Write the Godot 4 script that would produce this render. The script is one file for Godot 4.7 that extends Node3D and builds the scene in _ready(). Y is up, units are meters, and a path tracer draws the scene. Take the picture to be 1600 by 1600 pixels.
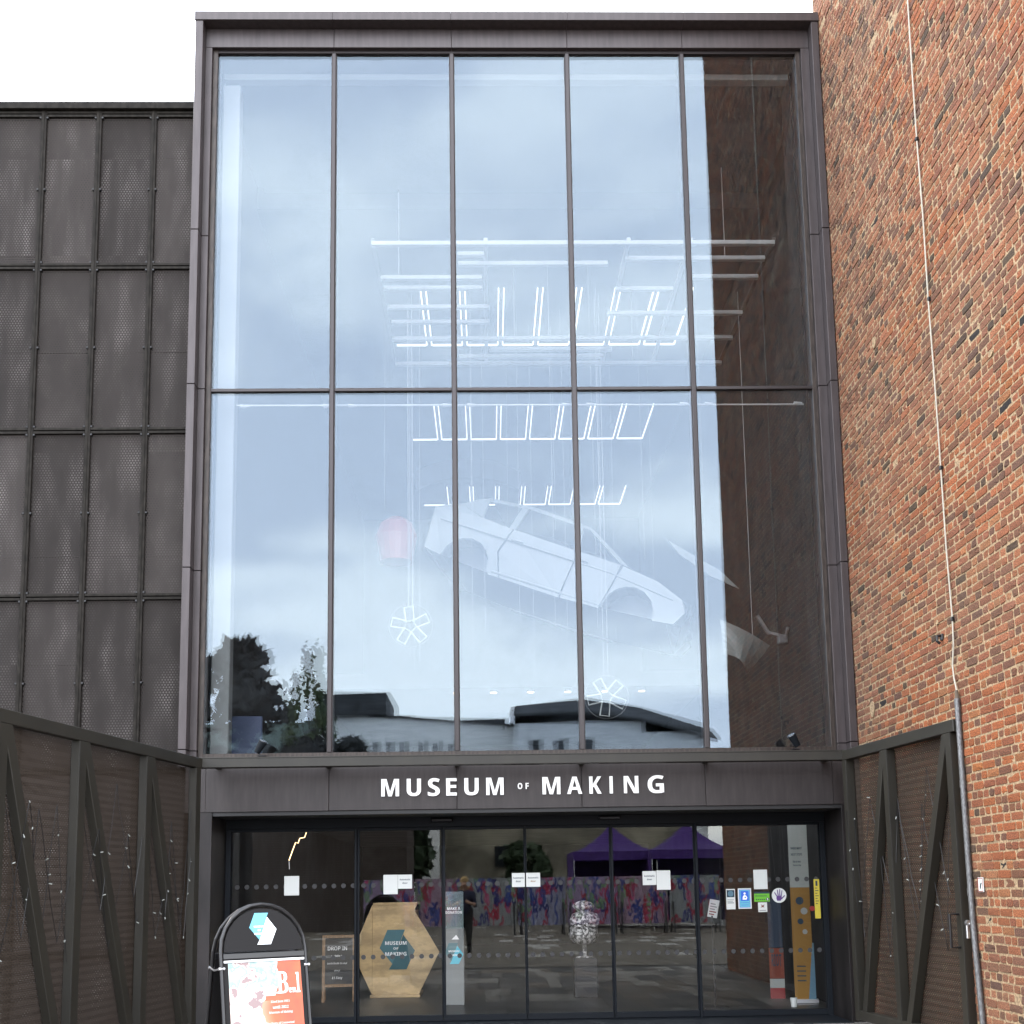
extends Node3D
# A museum entrance: a tall glazed bay in a bronze frame between a mesh-clad wing and an old brick wall.

var taken := {}
var M := {}
var rng := RandomNumberGenerator.new()
var cam: Camera3D

# ---------------------------------------------------------------- naming
func numbered(parent: Node, called: String) -> String:
	var key := str(parent.get_instance_id()) + called
	var n: int = taken.get(key, 0)
	taken[key] = n + 1
	return called if n == 0 else "%s_%03d" % [called, n]

func thing(called: String, label: String, category: String, at := Vector3.ZERO, turn := 0.0, group := "") -> Node3D:
	var o := Node3D.new()
	o.name = numbered(self, called)
	add_child(o, true)
	o.position = at
	o.rotation.y = turn
	tag(o, label, category, group)
	return o

func tag(o: Node, label: String, category: String, group := "") -> Node:
	o.set_meta("label", label)
	o.set_meta("category", category)
	if group != "":
		o.set_meta("group", group)
	return o

func put(mesh: Mesh, called: String, mat: Material, parent: Node = self, xf := Transform3D()) -> MeshInstance3D:
	var o := MeshInstance3D.new()
	o.mesh = mesh
	o.material_override = mat
	o.transform = xf
	o.name = numbered(parent, called)
	parent.add_child(o, true)
	return o

func build(st: SurfaceTool, called: String, mat: Material, parent: Node = self, xf := Transform3D()) -> MeshInstance3D:
	return put(done(st), called, mat, parent, xf)

func done(st: SurfaceTool) -> ArrayMesh:
	st.generate_normals()
	return st.commit()

func struct(st: SurfaceTool, called: String, mat: Material, label: String, xf := Transform3D()) -> MeshInstance3D:
	var o := build(st, called, mat, self, xf)
	o.set_meta("kind", "structure")
	o.set_meta("label", label)
	return o

# ---------------------------------------------------------------- shapes
func mb() -> SurfaceTool:
	var st := SurfaceTool.new()
	st.begin(Mesh.PRIMITIVE_TRIANGLES)
	st.set_smooth_group(-1)
	return st

func tri(st: SurfaceTool, a: Vector3, b: Vector3, c: Vector3, out: Vector3) -> void:
	if (b - a).cross(c - a).dot(out) > 0.0:
		var t := b
		b = c
		c = t
	st.add_vertex(a)
	st.add_vertex(b)
	st.add_vertex(c)

func quad(st: SurfaceTool, a: Vector3, b: Vector3, c: Vector3, d: Vector3, out: Vector3) -> void:
	tri(st, a, b, c, out)
	tri(st, a, c, d, out)

func uvquad(st: SurfaceTool, a: Vector3, u: Vector3, v: Vector3, size := Vector2(1, 1)) -> void:
	# a sheet seen from u x v, its UVs running from the top left corner
	var p := [a, a + u, a + u + v, a + v]
	var t := [Vector2(0, size.y), Vector2(size.x, size.y), Vector2(size.x, 0), Vector2(0, 0)]
	for i in [0, 2, 1, 0, 3, 2]:
		st.set_uv(t[i])
		st.add_vertex(p[i])

func box(st: SurfaceTool, lo: Vector3, hi: Vector3, bevel := 0.0, b := Basis.IDENTITY, o := Vector3.ZERO) -> void:
	var c := (lo + hi) * 0.5
	var h := (hi - lo) * 0.5
	h = h.abs()
	bevel = minf(bevel, minf(h.x, minf(h.y, h.z)) * 0.9)
	var ax := [Vector3.RIGHT, Vector3.UP, Vector3.BACK]
	var hs := [h.x, h.y, h.z]
	for i in 3:
		for s in [-1.0, 1.0]:
			var n: Vector3 = ax[i] * s
			var u: Vector3 = ax[(i + 1) % 3] * (hs[(i + 1) % 3] - bevel)
			var v: Vector3 = ax[(i + 2) % 3] * (hs[(i + 2) % 3] - bevel)
			var m: Vector3 = c + n * hs[i]
			quad(st, o + b * (m - u - v), o + b * (m + u - v), o + b * (m + u + v), o + b * (m - u + v), b * n)
	if bevel <= 0.0:
		return
	for i in 3:
		var j := (i + 1) % 3
		var k := (i + 2) % 3
		for sj in [-1.0, 1.0]:
			for sk in [-1.0, 1.0]:
				var e: Vector3 = ax[i] * (hs[i] - bevel)
				var p: Vector3 = c + ax[j] * sj * hs[j] + ax[k] * sk * (hs[k] - bevel)
				var q: Vector3 = c + ax[j] * sj * (hs[j] - bevel) + ax[k] * sk * hs[k]
				quad(st, o + b * (p - e), o + b * (p + e), o + b * (q + e), o + b * (q - e), b * (ax[j] * sj + ax[k] * sk))
	for sx in [-1.0, 1.0]:
		for sy in [-1.0, 1.0]:
			for sz in [-1.0, 1.0]:
				var s := Vector3(sx, sy, sz)
				var g := h - Vector3.ONE * bevel
				tri(st, o + b * (c + s * Vector3(h.x, g.y, g.z)), o + b * (c + s * Vector3(g.x, h.y, g.z)), o + b * (c + s * Vector3(g.x, g.y, h.z)), b * s)

func bar(st: SurfaceTool, a: Vector3, c: Vector3, w: float, d: float, side: Vector3, bevel := 0.004) -> void:
	# a rectangular member from a to c, w wide along «side», d deep across it
	var y := (c - a).normalized()
	var z := side.cross(y).normalized()
	var x := y.cross(z).normalized()
	var l := (c - a).length()
	box(st, Vector3(-w / 2, 0, -d / 2), Vector3(w / 2, l, d / 2), bevel, Basis(x, y, z), a)

func tube(st: SurfaceTool, pts: Array, r: float, sides := 8, closed := false) -> void:
	var n := pts.size()
	var rings := []
	var up := Vector3(0.31, 0.83, 0.46).normalized()
	for i in n:
		var p: Vector3 = pts[i]
		var pa: Vector3 = pts[i - 1] if i > 0 else (pts[n - 1] if closed else p)
		var pb: Vector3 = pts[(i + 1) % n] if (i < n - 1 or closed) else p
		var d := (pb - pa).normalized()
		var x := up.cross(d).normalized()
		var y := d.cross(x)
		var ring := []
		for k in sides:
			var a := TAU * k / sides
			ring.append(p + (x * cos(a) + y * sin(a)) * r)
		rings.append(ring)
	for i in (n if closed else n - 1):
		var j := (i + 1) % n
		for k in sides:
			var k2 := (k + 1) % sides
			var mid: Vector3 = (rings[i][k] + rings[i][k2]) * 0.5 - pts[i]
			quad(st, rings[i][k], rings[i][k2], rings[j][k2], rings[j][k], mid)
	if not closed:
		for e in [0, n - 1]:
			var out: Vector3 = pts[e] - pts[1 if e == 0 else n - 2]
			for k in range(1, sides - 1):
				tri(st, rings[e][0], rings[e][k], rings[e][k + 1], out)

func prism(st: SurfaceTool, poly: PackedVector2Array, d: float, xf := Transform3D()) -> void:
	# a polygon in x and y given thickness from z = 0 to z = d
	var idx := Geometry2D.triangulate_polygon(poly)
	for i in range(0, idx.size(), 3):
		var p := []
		for k in 3:
			p.append(Vector3(poly[idx[i + k]].x, poly[idx[i + k]].y, 0))
		tri(st, xf * p[0], xf * p[1], xf * p[2], xf.basis * Vector3(0, 0, -signf(d)))
		var e := Vector3(0, 0, d)
		tri(st, xf * (p[0] + e), xf * (p[1] + e), xf * (p[2] + e), xf.basis * Vector3(0, 0, signf(d)))
	var cw := Geometry2D.is_polygon_clockwise(poly)
	for i in poly.size():
		var a := poly[i]
		var b := poly[(i + 1) % poly.size()]
		var n := Vector3(b.y - a.y, a.x - b.x, 0) * (-1.0 if cw else 1.0)
		quad(st, xf * Vector3(a.x, a.y, 0), xf * Vector3(b.x, b.y, 0), xf * Vector3(b.x, b.y, d), xf * Vector3(a.x, a.y, d), xf.basis * n)

func cone(st: SurfaceTool, a: Vector3, b: Vector3, ra: float, rb: float, sides := 10, caps := true) -> void:
	var d := (b - a).normalized()
	var x := (Vector3.RIGHT if absf(d.x) < 0.9 else Vector3.UP).cross(d).normalized()
	var y := d.cross(x)
	for k in sides:
		var c0 := x * cos(TAU * k / sides) + y * sin(TAU * k / sides)
		var c1 := x * cos(TAU * (k + 1) / sides) + y * sin(TAU * (k + 1) / sides)
		quad(st, a + c0 * ra, a + c1 * ra, b + c1 * rb, b + c0 * rb, c0 + c1)
		if caps:
			tri(st, a, a + c0 * ra, a + c1 * ra, -d)
			tri(st, b, b + c0 * rb, b + c1 * rb, d)

func poly(a: Array) -> PackedVector2Array:
	var p := PackedVector2Array()
	for i in range(0, a.size(), 2):
		p.append(Vector2(a[i], a[i + 1]))
	return p

func words(text: String, parent: Node, called: String, mat: Material, centre: Vector3, width: float, height: float, depth := 0.002, b := Basis.IDENTITY, font := "Droid Sans", bold := true) -> MeshInstance3D:
	# raised lettering scaled to a box of that width and height; a width of 0 keeps its own proportions
	var t := TextMesh.new()
	var f := SystemFont.new()
	f.font_names = PackedStringArray([font])
	f.font_weight = 700 if bold else 400
	t.font = f
	t.text = text
	t.font_size = 64
	t.pixel_size = 0.01
	t.depth = 0.1
	t.curve_step = 4.0 if height < 0.1 else 1.0
	var box_ := t.get_aabb()
	var sy := height / maxf(box_.size.y, 0.001)
	var sx := sy if width <= 0.0 else width / maxf(box_.size.x, 0.001)
	var sc := Vector3(sx, sy, depth / 0.1)
	var bb := b * Basis.from_scale(sc)
	var xf := Transform3D(bb, centre - bb * (box_.position + box_.size * 0.5))
	return put(t, called, mat, parent, xf)

# ---------------------------------------------------------------- materials
func noise_tex(freq: float, lo: float, hi: float, sd: int, octaves := 5, size := 256, warp := 0.0, kind := FastNoiseLite.TYPE_SIMPLEX_SMOOTH) -> NoiseTexture2D:
	var n := FastNoiseLite.new()
	n.noise_type = kind
	n.frequency = freq
	n.fractal_octaves = octaves
	n.seed = sd
	if warp > 0.0:
		n.domain_warp_enabled = true
		n.domain_warp_amplitude = warp
	var t := NoiseTexture2D.new()
	t.width = size
	t.height = size
	t.seamless = true
	t.noise = n
	var g := Gradient.new()
	g.set_color(0, Color(lo, lo, lo))
	g.set_color(1, Color(hi, hi, hi))
	t.color_ramp = g
	return t

func lin(r: float, g: float, b: float) -> Color:
	return Color(r, g, b).linear_to_srgb()

func mat(called: String, c: Color, rough := 0.6, metal := 0.0, tex: Texture2D = null, scale := Vector3.ONE, bump: Texture2D = null, bump_cm := 0.2) -> StandardMaterial3D:
	var m := StandardMaterial3D.new()
	m.resource_name = called
	m.albedo_color = c
	m.roughness = rough
	m.metallic = metal
	if tex or bump:
		m.uv1_triplanar = true
		m.uv1_world_triplanar = true
		m.uv1_scale = scale
	if tex:
		m.albedo_texture = tex
	if bump:
		m.heightmap_enabled = true
		m.heightmap_texture = bump
		m.heightmap_scale = bump_cm
	M[called] = m
	return m

func coated(called: String, share: float, tint: Color, wave: Texture2D) -> StandardMaterial3D:
	# a pane with a thin metal coating: that share of the light is mirrored and the rest passes
	var m := StandardMaterial3D.new()
	m.resource_name = called
	var white := Image.create(4, 4, false, Image.FORMAT_RGBA8)
	white.fill(Color.WHITE)
	m.albedo_texture = ImageTexture.create_from_image(white)
	m.albedo_color = Color(tint.r, tint.g, tint.b, share)
	m.transparency = BaseMaterial3D.TRANSPARENCY_ALPHA
	m.metallic = 1.0
	m.roughness = 0.0
	if wave:
		m.normal_enabled = true
		m.normal_texture = wave
		m.normal_scale = 0.0022
	M[called] = m
	return m

func holes_tex(slots: bool) -> ImageTexture:
	var w := 48
	var h := 84 if not slots else 48
	var im := Image.create(w, h, false, Image.FORMAT_RGBA8)
	for y in h:
		for x in w:
			var open := false
			if slots:
				for c in [Vector2(12, 12), Vector2(36, 36), Vector2(-12, 36), Vector2(60, 12)]:
					var q: Vector2 = (Vector2(x, y) - c).abs()
					if Vector2(maxf(q.x - 7.0, 0.0), q.y).length() < 5.5:
						open = true
			else:
				for c in [Vector2(24, 21), Vector2(0, 63), Vector2(48, 63)]:
					if Vector2(x + 0.5, y + 0.5).distance_to(c) < 14.5:
						open = true
			im.set_pixel(x, y, Color(1, 1, 1, 0.0 if open else 1.0))
	return ImageTexture.create_from_image(im)

func sheet_mat(called: String, c: Color, tex: Texture2D, uv: Vector3, blotch: Texture2D) -> StandardMaterial3D:
	var m := StandardMaterial3D.new()
	m.resource_name = called
	m.albedo_color = c
	m.albedo_texture = tex
	m.transparency = BaseMaterial3D.TRANSPARENCY_ALPHA_SCISSOR
	m.alpha_scissor_threshold = 0.5
	m.uv1_scale = uv
	m.roughness = 0.6
	m.metallic_specular = 0.12
	if blotch:
		m.roughness_texture = blotch
	M[called] = m
	return m

func wave_tex(freq: float, sd: int) -> NoiseTexture2D:
	var t := noise_tex(freq, 0.0, 1.0, sd, 2, 128)
	t.color_ramp = null
	t.as_normal_map = true
	t.bump_strength = 2.0
	return t

func make_materials() -> void:
	var fine := noise_tex(0.05, 0.55, 1.0, 3)
	var coarse := noise_tex(0.012, 0.5, 1.0, 5, 6)
	var soft := noise_tex(0.014, 0.8, 1.0, 15, 6, 512)
	var grain := noise_tex(0.12, 0.0, 1.0, 7, 4)
	var brick_t := noise_tex(0.03, 0.45, 1.15, 11, 6, 512)
	M.brick_noise = brick_t
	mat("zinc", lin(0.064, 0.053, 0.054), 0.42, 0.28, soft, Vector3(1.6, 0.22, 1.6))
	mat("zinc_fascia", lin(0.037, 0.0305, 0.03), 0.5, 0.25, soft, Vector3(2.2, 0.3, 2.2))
	mat("bronze", lin(0.06, 0.045, 0.037), 0.45, 0.25, fine, Vector3(2, 0.3, 2))
	mat("mullion", lin(0.035, 0.03, 0.031), 0.35, 0.4)
	mat("gasket", lin(0.012, 0.012, 0.013), 0.6)
	mat("olive_steel", lin(0.0185, 0.0162, 0.0108), 0.55, 0.0, noise_tex(0.01, 0.78, 1.0, 71, 4), Vector3(0.9, 0.4, 0.9))
	mat("door_metal", lin(0.009, 0.011, 0.014), 0.5, 0.0).metallic_specular = 0.25
	mat("dark_jamb", lin(0.022, 0.018, 0.018), 0.5, 0.3, coarse, Vector3(1, 0.3, 1))
	mat("wing_rail", lin(0.03, 0.0265, 0.0225), 0.6, 0.0, fine, Vector3(1, 0.5, 1)).metallic_specular = 0.2
	var blot := noise_tex(0.012, -0.05, 1.1, 21, 6, 512, 25.0)
	mat("wing_backing", lin(0.27, 0.25, 0.235), 0.75, 0.0, blot, Vector3(0.47, 0.13, 0.47))
	mat("wing_backing_dark", lin(0.15, 0.138, 0.128), 0.75, 0.0, blot, Vector3(0.39, 0.2, 0.39))
	mat("wing_backing_pale", lin(0.31, 0.29, 0.275), 0.75, 0.0, blot, Vector3(0.6, 0.1, 0.6))
	mat("letter_white", lin(0.9, 0.9, 0.88), 0.5)
	mat("brick", Color.WHITE, 0.95, 0.0, brick_t, Vector3(3.1, 5.3, 3.1), grain, 0.5).vertex_color_use_as_albedo = true
	mat("mortar", lin(0.49, 0.35, 0.205), 0.95, 0.0, fine, Vector3(2.3, 2.3, 2.3), grain, 0.5)
	mat("plain_wall", lin(0.3, 0.29, 0.28), 0.9, 0.0, coarse, Vector3(0.3, 0.3, 0.3))
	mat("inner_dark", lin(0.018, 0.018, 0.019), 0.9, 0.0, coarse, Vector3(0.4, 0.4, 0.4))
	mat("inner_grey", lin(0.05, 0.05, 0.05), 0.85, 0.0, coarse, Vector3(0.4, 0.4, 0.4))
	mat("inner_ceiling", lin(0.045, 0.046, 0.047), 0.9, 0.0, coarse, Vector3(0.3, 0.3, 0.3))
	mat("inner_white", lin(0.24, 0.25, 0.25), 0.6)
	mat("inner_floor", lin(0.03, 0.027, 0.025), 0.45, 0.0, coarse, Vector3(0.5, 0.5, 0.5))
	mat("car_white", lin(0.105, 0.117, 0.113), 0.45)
	mat("car_dark", lin(0.03, 0.03, 0.032), 0.5)
	mat("red_paint", lin(0.2, 0.015, 0.015), 0.4)
	mat("black_metal", lin(0.009, 0.009, 0.01), 0.32, 0.1)
	mat("black_board", lin(0.009, 0.0085, 0.009), 0.55).metallic_specular = 0.3
	mat("steel", lin(0.55, 0.55, 0.56), 0.3, 0.9)
	mat("galvanised", lin(0.28, 0.285, 0.29), 0.45, 0.55, noise_tex(0.06, 0.45, 1.0, 31, 5, 256), Vector3(6, 1.2, 6))
	mat("white_cable", lin(0.36, 0.34, 0.28), 0.5)
	mat("paper", lin(0.55, 0.57, 0.55), 0.8)
	mat("ink", lin(0.01, 0.03, 0.05), 0.7)
	mat("teal", lin(0.1, 0.5, 0.62), 0.5)
	mat("pale_teal", lin(0.12, 0.42, 0.52), 0.5)
	mat("dull_teal", lin(0.07, 0.17, 0.19), 0.6)
	mat("dull_teal_dark", lin(0.045, 0.12, 0.135), 0.6)
	mat("plywood", lin(0.66, 0.47, 0.23), 0.6, 0.0, noise_tex(0.012, 0.74, 1.0, 41, 5, 256, 60.0), Vector3(0.55, 1.3, 1.3))
	mat("pine", lin(0.36, 0.2, 0.08), 0.6, 0.0, fine, Vector3(5, 0.8, 5))
	mat("chalk_board", lin(0.012, 0.012, 0.013), 0.8)
	mat("chalk", lin(0.8, 0.8, 0.78), 0.9)
	mat("clear_grey", lin(0.2, 0.215, 0.21), 0.5)
	mat("dot_frost", lin(0.035, 0.035, 0.036), 0.8)
	mat("yellow_print", lin(0.2, 0.1, 0.008), 0.6)
	mat("orange_print", lin(0.14, 0.024, 0.008), 0.6)
	mat("blue_print", lin(0.008, 0.02, 0.04), 0.6)
	mat("sky_print", lin(0.07, 0.15, 0.2), 0.6)
	mat("sign_blue", lin(0.02, 0.12, 0.55), 0.5)
	mat("sign_green", lin(0.12, 0.4, 0.02), 0.5)
	mat("hand_purple", lin(0.08, 0.03, 0.16), 0.5)
	mat("light_yellow", lin(0.5, 0.4, 0.04), 0.5)
	mat("purple_cloth", lin(0.055, 0.018, 0.16), 0.8)
	mat("leaf_dark", lin(0.03, 0.03, 0.028), 0.7)
	mat("leaf_green", lin(0.075, 0.1, 0.035), 0.7)
	mat("leaf_mid", lin(0.035, 0.06, 0.025), 0.7)
	mat("bark", lin(0.09, 0.07, 0.05), 0.9)
	mat("white_render", lin(0.88, 0.88, 0.86), 0.8)
	mat("beige_render", lin(0.4, 0.36, 0.27), 0.85, 0.0, coarse, Vector3(0.15, 0.15, 0.15))
	mat("slate_dark", lin(0.055, 0.057, 0.062), 0.7, 0.0, coarse, Vector3(0.2, 0.2, 0.2))
	mat("window_dark", lin(0.03, 0.035, 0.04), 0.1, 0.2)
	mat("paver", Color.WHITE, 0.8, 0.0, fine, Vector3(3, 3, 3), grain, 0.2).vertex_color_use_as_albedo = true
	mat("asphalt", lin(0.11, 0.105, 0.1), 0.9, 0.0, coarse, Vector3(0.4, 0.4, 0.4))
	mat("skin_cloth", Color.WHITE, 0.8).vertex_color_use_as_albedo = true
	mat("car_grey", lin(0.06, 0.063, 0.066), 0.5)
	var w := wave_tex(0.012, 51)
	coated("outer_pane", 0.07, lin(0.725, 0.88, 1.0), w)
	coated("inner_pane", 0.06, lin(0.72, 0.85, 1.0), w)
	coated("door_pane", 0.074, lin(0.9, 0.93, 0.9), wave_tex(0.01, 57))
	var dots := holes_tex(false)
	for k in 3:
		var f: float = [0.82, 1.0, 1.22][k]
		sheet_mat("wing_sheet_%d" % k, lin(0.043 * f, 0.0375 * f, 0.035 * f), dots, Vector3(1.0 / 0.034, 1.0 / 0.0589, 1), null)
	sheet_mat("gate_sheet", lin(0.04, 0.031, 0.0245), holes_tex(true), Vector3(1.0 / 0.04, 1.0 / 0.034, 1), null)
	var led := mat("led_white", Color(0.95, 0.97, 0.95), 0.5)
	led.emission_enabled = true
	led.emission = Color(1.0, 1.0, 0.95)
	led.emission_energy_multiplier = 0.5
	var warm := mat("led_warm", Color(0.95, 0.9, 0.8), 0.5)
	warm.emission_enabled = true
	warm.emission = Color(1.0, 0.85, 0.6)
	warm.emission_energy_multiplier = 2.0
	var dim := mat("white_glow", Color(0.4, 0.42, 0.42), 0.5)  # white of the wheel outlines, with a weak glow put into it
	dim.emission_enabled = true
	dim.emission = Color(0.95, 1.0, 1.0)
	dim.emission_energy_multiplier = 0.1

# ---------------------------------------------------------------- sky, camera, light
func make_sky() -> PanoramaSkyMaterial:
	var w := 1024
	var h := 512
	var im := Image.create(w, h, false, Image.FORMAT_RGBF)
	var n := FastNoiseLite.new()
	n.noise_type = FastNoiseLite.TYPE_SIMPLEX_SMOOTH
	n.frequency = 0.8
	n.fractal_octaves = 5
	n.fractal_gain = 0.5
	n.seed = 12
	n.domain_warp_enabled = true
	n.domain_warp_amplitude = 0.5
	n.domain_warp_frequency = 0.4
	for y in h:
		var el := PI * (0.5 - (y + 0.5) / h)
		var up := sin(el)
		for x in w:
			var az := TAU * ((x + 0.5) / w - 0.5)
			var c := Color(2.6, 2.7, 2.8)
			if up > 0.0:
				var k := 1.0 / (up + 0.22)
				var d := n.get_noise_3d(sin(az) * cos(el) * k * 1.1, 3.0, -cos(az) * cos(el) * k * 2.4)
				d = clampf(0.5 + d * 1.7, 0.0, 1.0)
				d = d * d * (3.0 - 2.0 * d)
				var low := Color(2.75, 2.95, 3.4)
				var high := Color(4.65, 4.7, 4.7)
				var haze := pow(1.0 - up, 5.0)
				c = low.lerp(high, d * (0.35 + 0.65 * (1.0 - up)))
				c = c.lerp(Color(4.05, 4.1, 4.1), haze * 0.4)
			im.set_pixel(x, y, c)
	var m := PanoramaSkyMaterial.new()
	m.panorama = ImageTexture.create_from_image(im)
	return m

func make_view() -> void:
	cam = Camera3D.new()
	cam.name = "camera"
	cam.position = Vector3(0, 1.53, 12.5)
	cam.basis = Basis.from_euler(Vector3(deg_to_rad(7.587), deg_to_rad(-1.2452), deg_to_rad(-0.8515)))
	var near := 0.1
	cam.set_frustum(near * 1600.0 / 1750.0, Vector2(0, near * 351.8 / 1750.0), near, 400.0)
	add_child(cam)
	cam.current = true
	var we := WorldEnvironment.new()
	we.name = "world_environment"
	var e := Environment.new()
	e.background_mode = Environment.BG_SKY
	var s := Sky.new()
	s.sky_material = make_sky()
	e.sky = s
	e.tonemap_mode = Environment.TONE_MAPPER_LINEAR
	e.tonemap_exposure = 1.72
	e.sdfgi_enabled = true
	e.ssao_enabled = true
	e.ssil_enabled = true
	we.environment = e
	add_child(we)
	var sun := DirectionalLight3D.new()
	sun.name = "sun"
	sun.light_color = Color(1.0, 0.93, 0.84)
	sun.light_energy = 0.45
	sun.light_angular_distance = 14.0
	sun.shadow_enabled = true
	add_child(sun)
	sun.look_at_from_position(Vector3(-8, 11, -1.2), Vector3.ZERO)

func seen_at(p: Vector3) -> Vector3:
	# where a point falls in the photograph's pixels, and its depth
	var q := cam.transform.affine_inverse() * p
	return Vector3(800.0 + 1750.0 * q.x / -q.z, 1151.8 - 1750.0 * q.y / -q.z, -q.z)

# ---------------------------------------------------------------- ground
func make_ground() -> void:
	var g := mb()
	box(g, Vector3(-220, -0.6, -200), Vector3(220, -0.03, 200))
	struct(g, "ground", M.asphalt, "grey ground running out beyond the courtyard")
	var bed := mb()
	box(bed, Vector3(-9, -0.03, -0.69), Vector3(9, -0.012, 40))
	var paving := struct(bed, "paving", M.asphalt, "courtyard paving of mixed grey and buff slabs in front of the doors")
	rng.seed = 77
	var tones := [Vector3(0.26, 0.24, 0.22), Vector3(0.18, 0.17, 0.16), Vector3(0.36, 0.33, 0.3), Vector3(0.13, 0.125, 0.12), Vector3(0.3, 0.25, 0.2), Vector3(0.5, 0.47, 0.43)]
	var variants := {}
	var rest := mb()
	var count := 0
	var z := -0.66
	var row := 0
	while z < 7.3:
		var x := -4.2 + 0.11 * (row % 3)
		while x < 4.3:
			var w: float = [0.2, 0.3, 0.4][rng.randi() % 3]
			var t := rng.randi() % 6
			var v := rng.randi() % 2
			if count < 300:
				var key := "%s_%d_%d" % [w, t, v]
				if not variants.has(key):
					var st := mb()
					st.set_color(Color(tones[t].x, tones[t].y, tones[t].z) * (0.92 + 0.14 * v))
					box(st, Vector3(0.004, -0.03, 0.004), Vector3(w - 0.004, 0.002 * v, 0.996), 0.004)
					variants[key] = done(st)
				put(variants[key], "paver", M.paver, paving, Transform3D(Basis.IDENTITY, Vector3(x, 0, z)))
			else:
				rest.set_color(Color(tones[t].x, tones[t].y, tones[t].z))
				box(rest, Vector3(x + 0.004, -0.03, z + 0.004), Vector3(x + w - 0.004, 0.0, z + 0.996))
			count += 1
			x += w
		z += 1.0
		row += 1
	# beyond the slabs: smaller setts with scattered pale ones
	z = 7.84
	while z < 38.0:
		var x := -8.0
		while x < 8.5:
			var w: float = 0.34 + 0.2 * rng.randf()
			var pale := rng.randf() < (0.12 if z > 10.0 else 0.04)
			var k := 0.9 + 0.3 * rng.randf()
			rest.set_color(Color(0.7, 0.67, 0.62) if pale else Color(0.25, 0.215, 0.17) * k)
			var y := -0.004
			quad(rest, Vector3(x, y, z), Vector3(x + w - 0.012, y, z), Vector3(x + w - 0.012, y, z + 0.98), Vector3(x, y, z + 0.98), Vector3.UP)
			x += w
		z += 1.0
	var r := build(rest, "paver", M.paver, paving)
	r.set_meta("kind", "stuff")

# ---------------------------------------------------------------- the brick wall
const WALL_X := 4.2

func on_wall(x: float, y: float, z: float) -> Vector3:
	# measured on a plane a little farther out, brought in along the line of sight to the wall itself
	return Vector3(x, 1.53 + (y - 1.53) * 0.9438, 12.5 - (12.5 - z) * 0.9438)

func brick_mesh(st: SurfaceTool, o: Vector3, len_: float, c: Color, rough: float) -> void:
	# the brick's face looks towards -x; its length runs along z
	var hh := 0.0635
	var x0 := 0.009
	var xf := 0.0
	var ch := 0.007 + 0.006 * rough
	var pts := []
	var rim := []
	for q in [Vector2(0, ch), Vector2(0, hh - ch), Vector2(ch, hh), Vector2(len_ - ch, hh), Vector2(len_, hh - ch), Vector2(len_, ch), Vector2(len_ - ch, 0), Vector2(ch, 0)]:
		var j: Vector2 = q + Vector2(rng.randf_range(-1, 1), rng.randf_range(-1, 1)) * 0.0035 * (0.5 + rough)
		rim.append(o + Vector3(x0, j.y, j.x))
		var m := Vector2(len_ * 0.5, hh * 0.5)
		var i2 := j + (m - j).normalized() * (0.005 + 0.004 * rough)
		pts.append(o + Vector3(xf + rng.randf_range(-0.002, 0.003) * (0.5 + rough), i2.y, i2.x))
	st.set_color(c)
	var mid := o + Vector3(xf - 0.001, hh * 0.5, len_ * 0.5)
	for k in 8:
		var k2 := (k + 1) % 8
		tri(st, mid, pts[k], pts[k2], Vector3.LEFT)
		var outw: Vector3 = (rim[k] + rim[k2]) * 0.5 - mid
		quad(st, pts[k], pts[k2], rim[k2], rim[k], outw + Vector3.LEFT * 0.02)

func brick_tone(header: bool) -> Color:
	var r := rng.randf()
	var c: Color
	if r < 0.4:
		c = Color(0.44, 0.155, 0.07)
	elif r < 0.64:
		c = Color(0.34, 0.125, 0.075)
	elif r < 0.8:
		c = Color(0.25, 0.115, 0.08)
	elif r < 0.87:
		c = Color(0.42, 0.19, 0.095)
	elif r < (0.945 if header else 0.965):
		c = Color(0.19, 0.1, 0.085)
	elif r < 0.985:
		c = Color(0.1, 0.07, 0.055)
	else:
		c = Color(0.5, 0.2, 0.08)
	c = c * rng.randf_range(0.52, 0.74)
	return Color(c.r * 1.22, c.g * 1.04, c.b * 0.74)

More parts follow.
